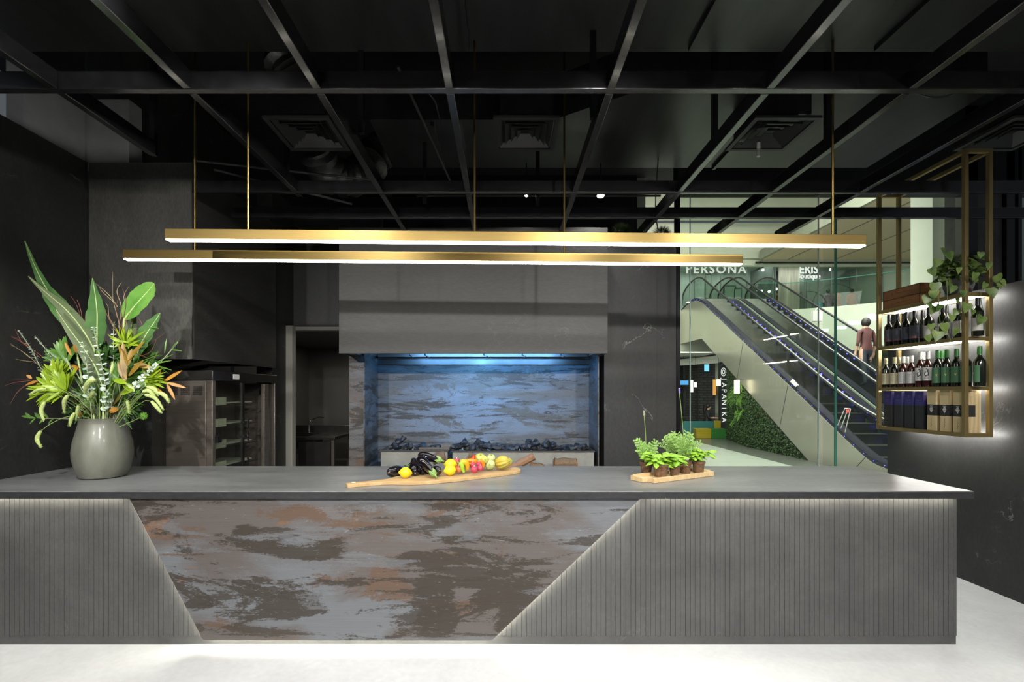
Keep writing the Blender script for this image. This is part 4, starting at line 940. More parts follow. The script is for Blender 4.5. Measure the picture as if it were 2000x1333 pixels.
radish(926, 918, 3.45, .027, 'largest front pink radish'); radish(938, 915, 3.47, .023, 'pink radish right of the largest one'); radish(923, 908, 3.53, .020, 'small pink radish at the back left of its cluster'); radish(935, 907, 3.54, .021, 'small pink radish at the back right of its cluster')
radish(892, 901, 3.56, .022, 'lone red radish above the lemons')
radish(896, 917, 3.47, .027, 'red-brown round root right of the front lemon', mat('mottled_red', (.45, .05, .03), .35, col2=(.55, .25, .08), scale=30)); radish(898, 910, 3.54, .024, 'reddish root behind the red-brown one')
M_PEPY = mat('yellow_pepper', (.75, .42, .02), .25, vary=.2, scale=12, trans=.1); M_PEPG = mat('green_pepper', (.35, .62, .05), .25); M_PEPO = mat('orange_pepper', (.80, .22, .01), .25); M_PEPR = mat('red_pepper', (.6, .03, .01), .25)
def pepper(pts, Y, r0, m_, label, stem=True):
    ps = [W(x, y, Y + k * .008) for k, (x, y) in enumerate(pts)]; P_ = smoothpath(ps, 4); n = len(P_)
    t = thing('pepper', label, 'pepper', ps[0], 'peppers and gourds on the board')
    obj('fruit', MB().tube(P_, [r0 * (.55 + .45 * math.sin(math.pi * min(1, .15 + .85 * i / (n - 1)))) for i in range(n)], 10), m_, t)
    if stem: d_ = (P_[0] - P_[1]).normalized(); obj('stalk', MB().tube([P_[0], P_[0] + d_ * .015, P_[0] + d_ * .025 + Vector((0, 0, .006))], [.006, .004, .004], 6), M_CALYX, t)
pepper([(897, 905), (902, 909), (903, 916), (906, 923)], 3.44, .016, M_PEPG, 'curved green pepper in front of the yellow one')
pepper([(900, 904), (907, 903), (912, 909), (912, 919)], 3.50, .022, M_PEPY, 'curled yellow pepper beside the green one')
pepper([(911, 901), (920, 900), (930, 902), (937, 906)], 3.58, .016, M_PEPO, 'long orange pepper lying behind the radishes')
pepper([(909, 910), (917, 908), (921, 913)], 3.56, .016, M_PEPY, 'short yellow pepper tucked left of the radishes')
pepper([(936, 900), (942, 905), (944, 913)], 3.56, .018, M_PEPO, 'orange pepper upright behind the warty gourd')
pepper([(923, 898), (925, 894), (927, 890)], 3.62, .015, M_PEPR, 'tiny red pepper tip at the back')
M_GOU = mat('warty_gourd', (.72, .62, .12), .45, col2=(.30, .42, .10), scale=26, bump=.4); M_GOUG = mat('pale_green_gourd', (.62, .62, .25), .45, col2=(.25, .34, .14), scale=14, bump=.3)
M_SQ = mat('striped_squash', (.72, .45, .04), .4, col2=(.20, .26, .06), scale=7, stretch=(1, 1, 1))
def squash(px, py, Y, r_, m_, label, ax=(.2, -1, .15), sc=.85, lob=10, amp=.06, stem=True):
    c = W(px, py, Y); ax = Vector(ax).normalized(); n = 9
    prof = [(0, -r_ * sc * .9)] + [(r_ * math.cos(a), r_ * sc * math.sin(a)) for a in [-1.3 + 2.6 * i / (n - 1) for i in range(n)]] + [(0, r_ * sc * .88)]
    t = thing('gourd', label, 'gourd', (c.x, c.y, c.z - r_), 'ornamental gourds on the board')
    obj('fruit', MB().lathe(prof, c, 40, ax, fx=lambda th, z: 1 + amp * abs(math.cos(lob * th / 2)) - amp), m_, t)
    if stem: obj('stalk', MB().lathe([(.010, r_ * sc * .85), (.006, r_ * sc * 1.0), (.007, r_ * sc * 1.15), (0, r_ * sc * 1.16)], c, 7, ax), M_CALYX, t)
squash(938, 896, 3.66, .044, M_GOU, 'yellow warty gourd on top at the back', (.1, -.6, .8), amp=.1)
squash(947, 899, 3.60, .030, M_GOU, 'small bumpy yellow gourd squeezed beneath the top one', (.1, -1, .2), amp=.12)
squash(959, 896, 3.74, .038, M_GOUG, 'grey-green gourd behind the pale front gourd', (.1, -.5, .9))
squash(957, 908, 3.62, .041, M_GOUG, 'pale round gourd facing the viewer, green navel in the middle', (-.1, -1, .1), amp=.1, lob=14)
M_SQ2 = M_SQ
squash(981, 904, 3.66, .052, M_SQ2, 'large striped yellow acorn squash at the right end', (.95, -.3, .25), 1.15, 10, .14)
squash(992, 903, 3.80, .034, M_SQ2, 'small striped squash behind the large one', (.9, .1, .2), 1.0, 10, .12)

# ------------------------------------------------------------------ herb tray
M_PALEW = mat('pale_tray_wood', (.72, .54, .30), .5, col2=(.60, .41, .20), scale=6, stretch=(1.5, 8, 1))
A = WZ(1278, 945, .99); HU = (WZ(1393, 930.5, .99) - A).normalized(); HV = Vector((-HU.y, HU.x, 0)); HL = .605; HW = .205
tr = thing('herb_tray', 'pale wooden tray holding the potted herbs on the counter', 'tray', A + HU * .3 + HV * .1)
def tb(u0, u1, v0, v1, z0, z1, mb):
    c = A + HU * ((u0 + u1) / 2) + HV * ((v0 + v1) / 2) + Vector((0, 0, (z0 + z1) / 2)); return mb.obox(c, HU, HV, (0, 0, 1), (u1 - u0) / 2, (v1 - v0) / 2, (z1 - z0) / 2)
obj('base', tb(.02, HL - .02, .018, HW - .018, .0008, .012, MB()), M_PALEW, tr)
for a in ((0, HL, 0, .017), (0, HL, HW - .017, HW), (0, .018, .018, HW - .018), (HL - .018, HL, .018, HW - .018)): obj('side', tb(*a, .0008, .034, MB()), M_PALEW, tr, bevel=.002)
m = tb(-.05, -.001, .06, HW - .03, .0008, .034, MB()); obj('handle', m, M_PALEW, tr, bevel=.003)
obj('handle', tb(HL + .001, HL + .04, .06, HW - .03, .0008, .034, MB()), M_PALEW, tr, bevel=.003)
M_PEAT = mat('peat_pot', (.10, .055, .028), .95, col2=(.24, .14, .075), scale=45, bump=1.0); M_SOIL = mat('soil', (.03, .02, .012), .95, bump=.6, scale=50, vary=.3)
M_BAS = mat('basil_leaf', (.20, .42, .03), .35, col2=(.34, .58, .06), scale=12, trans=.15); M_DILL = mat('fern_leaf', (.16, .36, .05), .5, col2=(.34, .52, .14), scale=14, trans=.1); M_STEMG = mat('green_stem', (.25, .36, .10), .6)
rh = random.Random(11)
def herb(px, py, rp, label, kind, hgt, spread):
    rp *= 1.2; spread *= 1.35; hgt *= 1.1
    """px,py: where the pot's rim centre shows"""
    zr_ = .99 + .012 + .088; c = WZ(px, py, zr_); c.z = .99 + .0125
    t = thing('potted_herb', label, 'potted herb', c, 'herbs in peat pots on the tray')
    obj('pot', MB().lathe([(0, 0), (rp * .74, 0), (rp * .78, .004), (rp * .95, .07), (rp * 1.06, .072), (rp * 1.07, .088), (rp * .96, .09), (rp * .93, .078), (0, .076)], c, 22, fx=lambda th, z: 1 + .025 * math.sin(5 * th + z * 60)), M_PEAT, t)
    obj('soil', MB().lathe([(rp * .92, .0775), (0, .081)], c, 14), M_SOIL, t)
    top = c + Vector((0, 0, .08)); fol = MB(); st = MB()
    if kind == 'basil':
        for k in range(12):
            a = rh.uniform(0, 6.28); q = rh.uniform(0, spread * .75); tip = top + Vector((math.cos(a) * q, math.sin(a) * q, hgt * rh.uniform(.45, .95)))
            st.tube(arc(top + Vector((math.cos(a), math.sin(a), 0)) * .01, top + Vector((math.cos(a) * q * .6, math.sin(a) * q * .6, hgt * .4)), tip, 5), .0022, 5)
            for j in range(6):
                b = a + j * 1.35; e = Vector((math.cos(b), math.sin(b), rh.uniform(-.2, .7))); fol.sleaf(tip - Vector((0, 0, .012 * (j % 3))), e, rh.uniform(.05, .078), rh.uniform(.034, .048), (e.x * .3, -.6, 1), -.35, .45, 6)
    else:
        for k in range(20 if spread > .1 else 15):
            a = rh.uniform(0, 6.28); q = rh.uniform(.15, 1) * spread; tip = top + Vector((math.cos(a) * q, math.sin(a) * q, hgt * rh.uniform(.5, 1.0)))
            path = arc(top, top + Vector((math.cos(a) * q * .3, math.sin(a) * q * .3, hgt * .55)), tip, 9); st.tube(path, .0015, 4)
            for i in range(2, 9):
                d_ = (path[i] - path[i - 1]).normalized()
                for sg in (-1, 1):
                    sd = d_.cross(Vector((rh.uniform(-.3, .3), -1, rh.uniform(-.2, .2)))).normalized() * sg; L_ = .040 * (1.15 - i / 10)
                    e = (sd + d_ * .6).normalized(); tipb = path[i] + e * L_
                    fol.leaf([path[i], path[i] + e * L_ * .5, tipb], [.002, .003, .001], (0, -1, .4), .2)
                    for w_ in (.35, .6, .85):
                        for s2 in (-1, 1):
                            e2 = (e + d_.cross(e).cross(e) * 0 + d_ * .7 * s2 + e * .5).normalized(); fol.leaf([path[i] + e * L_ * w_, path[i] + e * L_ * w_ + e2 * .006, path[i] + e * L_ * w_ + e2 * .012], [.003, .007, .001], (0, -1, .4), .2)
    obj('stems', st, M_STEMG, t); obj('foliage', fol, M_BAS if kind == 'basil' else M_DILL, t, smooth=(kind == 'basil'))
    return t, top
PT = []
PT.append(herb(1262, 903, .037, 'feathery herb at the left end of the tray, with a dry flower stalk', 'dill', .155, .065))
PT.append(herb(1290, 907.5, .045, 'bright basil in front, second pot from the left', 'basil', .09, .075))
PT.append(herb(1318, 906.5, .033, 'small basil pot in the middle of the tray', 'basil', .07, .05))
PT.append(herb(1338, 901.5, .040, 'tall feathery herb with a purple flower, right of the middle', 'dill', .20, .10))
PT.append(herb(1364, 901, .038, 'large-leaved basil at the right end of the tray', 'basil', .11, .075))
PT.append(herb(1316, 893, .036, 'tall feathery herb at the back of the tray', 'dill', .18, .085))
def stalk(t, tp, px, py, m_, label):
    Y = tp.y; p = W(px, py, Y); obj('flower_stalk', MB().tube(smoothpath([tp, tp.lerp(p, .5) + Vector((.004, 0, 0)), p], 5), .0022, 6), M_STEMG, t)
    m = MB()
    for k in range(9): m.ball(p + Vector((.004 * math.sin(k * 2.2), .004 * math.cos(k * 2.2), .004 * k)), .0045, 8, (1, 1, 1.3))
    obj('flower_head', m, m_, t, label=label)
stalk(*PT[0], 1258, 812, mat('dry_flower', (.40, .38, .25), .8), 'dry pale flower head'); stalk(*PT[3], 1327, 768, mat('lavender', (.30, .22, .62), .7), 'purple flower head')
# ------------------------------------------------------------------ vase with the big arrangement
M_VASE = mat('vase_ceramic', (.055, .055, .043), .4, col2=(.20, .205, .165), scale=4, stretch=(1, 1, .35), bump=.05, coat=.25)
VC = Vector(((202 - VX) / F * 3.51, 3.51, .99)); K = 3.51 / F
va = thing('vase', 'large grey-green ceramic vase on the left end of the counter', 'vase', VC)
pr = [(0, 0), (.118, 0), (.135, .008), (.160, .06), (.177, .14), (.180, .19), (.172, .26), (.155, .33), (.142, .385), (.140, .415), (.145, .425), (.138, .428), (.130, .415), (.140, .33), (.160, .22), (.12, .03), (0, .02)]
obj('body', MB().lathe(pr, VC, 40), M_VASE, va)
MOUTH = VC + Vector((0, 0, .40))
def V(px, py, dy=0):
    dy *= min(1, max(0, math.hypot(px - 202, py - 838) / 85 - .25))
    Y = 3.51 + dy; return Vector(((px - VX) / F * Y, Y, CH + (VY - py) / F * Y))
rf = random.Random(21)
def instem(p):   # a point inside the vase neck under a stem
    d = Vector((p.x - VC.x, p.y - VC.y, 0)); d = d * (.085 / max(d.length, .085)); return MOUTH + d + Vector((0, 0, -.06))
M_PAD = mat('paddle_leaf', (.035, .095, .03), .22, col2=(.09, .19, .055), scale=5, stretch=(1, 1, 1), coat=.4); M_RIB = mat('pale_midrib', (.42, .52, .22), .5)
M_PADL = mat('fresh_paddle_leaf', (.07, .20, .03), .2, col2=(.17, .34, .07), scale=5, coat=.5)
M_PADB = mat('leaf_underside', (.075, .105, .045), .5, col2=(.13, .165, .08), scale=4)
def paddle(pts, wid, dys, stalk_px, m_, label, wave=.06, fold=.18, up=(0, -1, .25)):
    P_ = smoothpath([V(x, y, d) for (x, y), d in zip(pts, dys)], 4); n = len(P_); ws = []
    for i in range(n):
        f = i / (n - 1) * (len(wid) - 1); a = int(min(f, len(wid) - 2)); t_ = f - a; ws.append((wid[a] * (1 - t_) + wid[a + 1] * t_) * K)
    t = thing('paddle_leaf', label, 'leaf', instem(P_[-1]), 'large paddle leaves in the vase')
    obj('blade', MB().leaf(P_, ws, up, fold, wave), m_, t)
    e = P_[-1]; s0 = instem(e)
    st = arc(s0, s0.lerp(e, .5) + Vector((0, 0, .02)), e, 6) + P_[::-1][1:]
    obj('stalk', MB().tube(st, [.006] * 6 + [.0045 * (1 - i / len(P_)) + .0006 for i in range(len(P_) - 1)], 6), M_RIB, t)
paddle([(49, 471), (72, 528), (98, 575), (122, 606), (142, 645)], [2, 10, 18, 30, 34, 6], [0, 0, 0, -.02, -.02], 0, M_PAD, 'tallest narrow paddle leaf leaning far left', .15)
paddle([(56, 540), (88, 570), (128, 604), (160, 642), (184, 682)], [2, 8, 18, 25, 27, 16], [-.03] * 5, 0, M_PADB, 'matt green paddle leaf leaning left, second from the top', .02)
paddle([(110, 605), (135, 642), (163, 680), (188, 720), (202, 762)], [2, 13, 20, 25, 27, 12], [-.10] * 5, 0, M_PADB, 'dull green paddle leaf in front, lowest of those leaning left', .02)
paddle([(181, 544), (186, 575), (190, 610), (190, 645), (190, 678)], [2, 14, 30, 42, 42, 14], [0, 0, -.02, -.02, 0], 0, M_PAD, 'upright pointed paddle leaf in the middle', .10)
paddle([(301, 554), (292, 566), (275, 585), (257, 606), (243, 624)], [8, 34, 46, 46, 40, 6], [.02, .02, 0, 0, 0], 0, M_PADL, 'broad fresh green paddle leaf at the upper right', .06)
paddle([(313, 612), (303, 628), (288, 650), (274, 676), (266, 700)], [3, 16, 30, 34, 28, 4], [-.02] * 5, 0, M_PAD, 'glossy paddle leaf pointing right below the broad one', .15)
paddle([(262, 618), (258, 632), (256, 648), (254, 664)], [12, 26, 26, 16], [.08] * 4, 0, M_PADB, 'short dull paddle leaf behind the broad fresh one', .02)

M_EUC = mat('eucalyptus_leaf', (.38, .50, .42), .55, col2=(.55, .66, .56), scale=12, trans=.05); M_TWIGG = mat('grey_green_stem', (.30, .33, .20), .6)
def euc(pts, dy, label, sz=.022, n=16):
    P_ = smoothpath([V(x, y, dy) for x, y in pts], 6); t = thing('eucalyptus_sprig', label, 'eucalyptus', instem(P_[0]), 'silver eucalyptus sprigs in the vase')
    s0 = instem(P_[0]); obj('stem', MB().tube(arc(s0, s0.lerp(P_[0], .5), P_[0], 5) + P_[1:], .003, 5), M_TWIGG, t)
    m = MB()
    for i in range(n):
        f = i / (n - 1); j = min(int(f * (len(P_) - 1)), len(P_) - 2); p = P_[j].lerp(P_[j + 1], f * (len(P_) - 1) - j); d = (P_[j + 1] - P_[j]).normalized(); s_ = sz * (1.1 - .65 * f)
        a = i * 1.4; o1 = d.orthogonal().normalized(); o2 = d.cross(o1)
        for sg in (0, math.pi):
            e = (o1 * math.cos(a + sg) + o2 * math.sin(a + sg) + d * .35).normalized(); m.leaf([p, p + e * s_ * .35, p + e * s_ * .8, p + e * s_ * 1.15, p + e * s_ * 1.3], [s_ * .15, s_ * 1.0, s_ * 1.25, s_ * .8, s_ * .05], (d + Vector((0, -.6, .1))), .15)
    obj('leaves', m, M_EUC, t)
euc([(210, 800), (206, 750), (196, 700), (186, 655), (184, 640)], -.22, 'bright silver eucalyptus sprig hanging through the middle', .030, 22)
euc([(176, 775), (172, 730), (166, 695), (162, 670)], -.20, 'dense pale eucalyptus sprig left of the middle', .030, 16)
euc([(105, 760), (78, 715), (60, 680), (38, 648)], -.05, 'eucalyptus sprig reaching far left', .024, 20)
euc([(130, 745), (105, 705), (88, 680), (69, 658)], -.06, 'thin eucalyptus sprig at the left, ending in small round leaves', .022, 14)
euc([(255, 770), (272, 745), (292, 725), (305, 712)], -.18, 'silver eucalyptus sprig at the right', .024, 14)
euc([(222, 700), (222, 660), (223, 630)], .02, 'small green-grey eucalyptus sprig behind the middle', .022, 8)

M_FOX = mat('foxtail_head', (.34, .44, .12), .8, col2=(.55, .64, .26), scale=60, bump=1.0, trans=.1); M_FOXS = mat('foxtail_stem', (.20, .30, .08), .6)
def fox(stem, head, label, w_=.016, dy=-.26):
    S_ = smoothpath([V(x, y, dy) for x, y in stem], 6); H_ = smoothpath([V(x, y, dy) for x, y in head], 6); n = len(H_)
    t = thing('foxtail_grass', label, 'grass stem', instem(S_[0]), 'drooping foxtail grass heads in the vase')
    obj('stem', MB().tube([instem(S_[0])] + S_ + [H_[0]], .0022, 5), M_FOXS, t)
    m = MB(); m.tube(H_, [w_ * (.35 + .65 * math.sin(math.pi * min(1, .12 + .9 * i / (n - 1)))) * .8 for i in range(n)], 9)
    for i in range(150):
        k = rf.randrange(1, n - 1); a = H_[k].lerp(H_[k + 1], rf.random()); e = Vector((rf.gauss(0, 1), rf.gauss(0, 1), rf.gauss(0, 1))).normalized(); d = (H_[k + 1] - H_[k]).normalized(); e = (e + d * .8).normalized(); s_ = e.orthogonal().normalized() * .0012
        r_ = w_ * (.5 + .5 * math.sin(math.pi * k / n)); q = a + e * r_ * 1.25; m.bm.faces.new([m.bm.verts.new(z) for z in (a + e * r_ * .3 - s_, a + e * r_ * .3 + s_, q)])
    obj('seed_head', m, M_FOX, t)
M_FOXY = None
fox([(208, 818), (203, 795), (196, 765), (188, 744)], [(187, 743), (178, 744), (169, 755), (166, 770)], 'broad yellow-green foxtail head hanging in front of the middle', .022)
fox([(200, 818), (192, 795), (186, 775)], [(184, 766), (180, 770), (172, 780)], 'short yellow foxtail head under the broad one', .018)
fox([(190, 820), (175, 795), (155, 778), (136, 773)], [(133, 773), (126, 785), (126, 806)], 'pale foxtail head hanging at the left, above the pair')
fox([(196, 820), (185, 800), (170, 787), (156, 790)], [(153, 793), (152, 805), (148, 820)], 'right one of the hanging foxtail pair at the vase rim')
fox([(192, 822), (180, 800), (165, 790), (150, 805)], [(146, 807), (140, 818), (136, 832)], 'left one of the hanging foxtail pair at the vase rim')
fox([(186, 822), (150, 790), (110, 772), (94, 778)], [(88, 785), (81, 802), (86, 822)], 'slim foxtail head hanging far left')
fox([(186, 822), (165, 815), (130, 815), (100, 828), (86, 838)], [(80, 842), (73, 858), (80, 873)], 'lowest foxtail head, drooping below the vase rim on the left')
fox([(180, 815), (150, 780), (110, 757)], [(90, 760), (75, 762), (58, 771)], 'foxtail head pointing left beneath the bright leaves', .013)
fox([(225, 820), (240, 795), (244, 779)], [(249, 783), (252, 795), (253, 808)], 'single foxtail head hanging right of the rim', .017)
fox([(232, 820), (262, 775), (282, 755)], [(288, 756), (302, 761), (309, 772)], 'upper arching foxtail head at the right')
fox([(232, 820), (265, 780), (284, 768)], [(280, 766), (292, 764), (304, 778)], 'second arching foxtail head at the right', .018)
fox([(236, 822), (275, 775), (300, 763)], [(309, 767), (322, 773), (330, 786)], 'rightmost arching foxtail head', .017)
fox([(236, 822), (262, 785), (280, 771)], [(284, 772), (303, 778), (319, 800)], 'long foxtail head drooping lower right', .015)
fox([(234, 822), (258, 800), (284, 783)], [(296, 784), (306, 795), (315, 806)], 'lowest foxtail head at the right', .015)
fox([(212, 820), (214, 780), (217, 735)], [(217, 730), (219, 720), (220, 708)], 'upright slender foxtail bud in the centre', .011)

M_BRI = mat('bright_leaf', (.13, .22, .01), .35, col2=(.30, .42, .02), scale=8, trans=.12); M_MIDG = mat('mid_green_leaf', (.05, .13, .02), .4, col2=(.12, .25, .04), scale=8, trans=.08); M_DKG = mat('deep_green_leaf', (.02, .06, .012), .4, col2=(.05, .12, .025), scale=8)
M_ORG = mat('bronze_leaf', (.14, .08, .01), .4, col2=(.30, .19, .03), scale=9); M_ORG2 = mat('amber_leaf', (.28, .12, .015), .4, col2=(.50, .25, .04), scale=9)
def branch(stem, leaves, m_, label, dy=-.1, w_=.024, cat='leafy branch', grp='leafy branches in the vase', name='leafy_branch', rr_=.0035, ms=None):
    S_ = smoothpath([V(x, y, dy) for x, y in stem], 4); t = thing(name, label, cat, instem(S_[0]), grp)
    obj('stem', MB().tube([instem(S_[0])] + S_, rr_, 5), ms or M_TWIGG, t)
    m = MB()
    for a, b in leaves + [((q[0][0] + rf.uniform(-7, 7), q[0][1] + rf.uniform(-7, 7)), (q[1][0] + rf.uniform(-9, 9), q[1][1] + rf.uniform(-9, 9))) for q in leaves * (2 if 'fill' in label or 'deep' in label else 1) if len(leaves) > 11]:
        A_ = V(*a, dy); B_ = V(*b, dy + rf.uniform(-.05, .02)); d = B_ - A_; m.sleaf(A_, d, d.length, w_ * (.68 if len(leaves) > 11 else .85) * rf.uniform(.85, 1.15), (rf.uniform(-.5, .5), -1, rf.uniform(.1, .9)), .3, .04, 7)
    obj('leaves', m, m_, t)
    return t
def radial(c, rad, n, a0, a1):
    return [((c[0] + rf.uniform(-3, 3), c[1] + rf.uniform(-3, 3)), (c[0] + rad * rf.uniform(.75, 1.1) * math.cos(math.radians(a)), c[1] - rad * rf.uniform(.75, 1.1) * math.sin(math.radians(a)))) for a in [a0 + (a1 - a0) * k / (n - 1) + rf.uniform(-6, 6) for k in range(n)]]
branch([(195, 815), (165, 785), (132, 765)], radial((130, 765), 46, 16, 75, 215), M_BRI, 'bright yellow-green leaf cluster at the left, topmost rosette', -.20, .045)
branch([(190, 815), (150, 775), (120, 740)], radial((118, 742), 44, 14, 60, 220), M_BRI, 'bright leaf rosette at the left, above the larger one', -.12, .042)
branch([(190, 818), (140, 790), (100, 765)], radial((104, 762), 46, 12, 110, 235), M_BRI, 'bright leaves spreading low at the far left', -.14, .036)
branch([(195, 810), (150, 730), (120, 700)], radial((128, 706), 46, 14, 60, 200), M_MIDG, 'mid-green leaves under the leaning paddle leaves', -.04, .05)
branch([(205, 810), (205, 740), (210, 700)], radial((208, 705), 42, 14, 0, 180), M_DKG, 'deep green leaves behind the centre', .04, .05)
branch([(215, 810), (240, 760), (262, 735)], radial((258, 735), 46, 16, -50, 130), M_MIDG, 'mid-green leaves at the right of centre', -.04, .036)
branch([(215, 815), (255, 775), (285, 745)], radial((285, 742), 40, 14, -60, 100), M_BRI, 'bright green leaves at the right', -.10, .030)
branch([(215, 815), (235, 720), (245, 670)], radial((247, 675), 36, 12, 10, 170), M_BRI, 'bright serrated leaves at the upper right', -.08, .028)
branch([(190, 822), (120, 818), (85, 818)], [((60 + 9 * k, 818), (50 + 9 * k, 806 + 22 * (k % 2))) for k in range(6)] + [((70, 817), (42, 812))], M_MIDG, 'dark fern-like leaf spray low at the left', -.02, .022)
branch([(195, 818), (170, 800), (150, 785)], radial((168, 790), 42, 18, 80, 250), M_DKG, 'dark fill leaves at the rim, left side', 0, .035)
branch([(215, 818), (235, 800), (250, 790)], radial((238, 792), 44, 20, -60, 110), M_DKG, 'dark fill leaves at the rim, right side', 0, .032)
branch([(205, 818), (195, 770), (190, 740)], radial((195, 750), 44, 20, 10, 180), M_DKG, 'dark fill leaves in the centre', .02, .045)
branch([(205, 818), (225, 770), (232, 740)], radial((236, 745), 40, 16, 0, 180), M_MIDG, 'fill leaves in front of the bronze ones', -.05, .03)
branch([(215, 815), (222, 765), (230, 745), (236, 775)], [((222, 742), (248, 748)), ((222, 748), (210, 768)), ((262, 765), (240, 748)), ((236, 770), (262, 760))], M_BRI, 'heart-shaped light leaves in front of the centre', -.24, .05)
branch([(222, 815), (244, 760), (248, 715)], [((246, 745), (231, 706)), ((247, 742), (236, 690)), ((250, 712), (232, 672)), ((252, 735), (281, 702)), ((250, 715), (258, 680)), ((250, 705), (283, 665)), ((248, 760), (222, 790)), ((247, 730), (240, 665)), ((262, 712), (296, 718))], M_ORG, 'bronze-backed magnolia leaves standing right of the centre', -.17, .042, ms=M_TWIGG)
branch([(225, 815), (275, 770), (308, 752)], [((318, 748), (356, 722)), ((325, 748), (364, 757)), ((304, 756), (315, 722)), ((300, 755), (322, 772)), ((326, 750), (342, 780))], M_ORG2, 'amber leaves reaching furthest right', -.08, .028)
branch([(195, 812), (150, 745), (130, 700)], [((140, 695), (127, 667)), ((150, 690), (146, 672)), ((155, 715), (142, 735)), ((110, 770), (95, 775)), ((62, 740), (52, 732)), ((75, 745), (50, 752)), ((150, 800), (160, 815)), ((156, 722), (140, 712))], M_ORG2, 'amber leaves among the bright green on the left', -.15, .028)
branch([(210, 815), (215, 795), (222, 802)], [((232, 802), (214, 800)), ((214, 803), (232, 799))], M_ORG2, 'single curled orange leaf at the vase rim', -.26, .045)
branch([(200, 818), (190, 795), (185, 785)], radial((188, 790), 50, 20, 60, 240), M_MIDG, 'fill leaves spreading just above the rim on the left', -.04, .03)
branch([(208, 818), (222, 790), (228, 780)], radial((225, 785), 48, 20, -40, 130), M_MIDG, 'fill leaves spreading just above the rim on the right', -.04, .028)
branch([(205, 815), (180, 730), (165, 700)], radial((165, 720), 50, 18, 50, 230), M_DKG, 'deep green leaves left of the centre', .05, .05)
branch([(210, 815), (245, 730), (262, 700)], radial((262, 705), 50, 18, -30, 150), M_DKG, 'deep green leaves right of the centre', .05, .045)
# narrow willow leaves at the right
branch([(225, 815), (290, 735), (330, 690), (348, 668)], [((322, 690), (326, 660)), ((333, 684), (350, 663)), ((333, 684), (356, 685)), ((300, 712), (340, 690)), ((300, 712), (336, 703)), ((290, 725), (310, 682)), ((305, 715), (336, 722)), ((310, 714), (330, 730)), ((280, 705), (312, 692)), ((272, 672), (282, 665)), ((290, 640), (312, 641))], M_MIDG, 'thin narrow-leaved willow spray pointing right', -.02, .012)

M_TW = mat('curly_twig', (.26, .17, .10), .7, col2=(.34, .32, .16), scale=14); M_TWR = mat('red_twig', (.20, .06, .04), .6)
def twig(lines, label, m_=None, dy=.02, r0=.0028):
    m = MB(); t = thing('curly_twig', label, 'twig', instem(V(*lines[0][0], dy)), 'curly willow twigs in the vase')
    for k, L_ in enumerate(lines):
        P_ = smoothpath([V(x + rf.uniform(-2, 2) * (i > 0), y, dy + rf.uniform(-.04, .04)) for i, (x, y) in enumerate(L_)], 4)
        if k == 0: P_ = [instem(P_[0])] + P_
        m.tube(P_, [r0 * (1 - .75 * i / (len(P_) - 1)) for i in range(len(P_))], 5)
    obj('twig', m, m_ or M_TW, t)
twig([[(212, 800), (228, 700), (232, 640), (222, 590), (219, 560), (222, 532)], [(232, 640), (236, 600), (230, 570), (236, 552)], [(222, 590), (200, 570), (194, 556)], [(234, 625), (246, 600), (240, 580), (251, 560)], [(230, 600), (210, 575), (180, 548)], [(232, 650), (215, 622), (212, 600), (208, 592)]], 'tall curly twig cluster in the middle right, tallest')
twig([[(218, 800), (235, 700), (240, 650), (228, 610), (232, 575)], [(240, 650), (250, 620), (256, 600)], [(236, 660), (222, 640), (205, 610), (198, 600)], [(238, 640), (245, 590), (240, 565)], [(242, 660), (275, 640), (268, 618)]], 'second curly twig cluster in the middle, just in front', M_TWR, -.02)
twig([[(215, 800), (250, 700), (275, 660), (300, 630)], [(275, 660), (290, 660), (310, 640)], [(262, 680), (300, 665), (322, 650)], [(250, 700), (290, 690), (305, 662)], [(265, 690), (296, 700), (318, 684)]], 'fine reddish twigs fanning out on the right', M_TWR, -.04, .002)
twig([[(190, 800), (170, 700), (160, 640), (150, 600), (139, 578)], [(165, 660), (150, 620), (142, 596)], [(160, 640), (158, 610), (152, 586)], [(168, 680), (165, 640), (168, 612)]], 'dark red twigs between the left paddle leaves', M_TWR, .02, .0024)
twig([[(185, 805), (110, 720), (60, 680), (25, 655), (0, 635)], [(60, 680), (30, 662), (8, 656)], [(80, 700), (45, 672), (12, 650)], [(60, 680), (42, 668), (28, 638)]], 'thin brown twigs reaching to the left edge, upper fan', M_TWR, .0, .0022)
twig([[(185, 808), (110, 750), (60, 700), (25, 675), (0, 655)], [(60, 700), (30, 678), (0, 671)], [(70, 708), (30, 702), (0, 690)]], 'thin brown twigs reaching to the left edge, middle fan', M_TW, -.02, .0022)
twig([[(185, 810), (120, 770), (70, 745), (30, 743), (0, 745)], [(70, 746), (40, 760), (20, 790)], [(60, 744), (30, 748), (0, 758)], [(90, 752), (55, 752), (30, 770)]], 'low twigs reaching to the left edge beside the rosette', M_TWR, -.04, .0022)
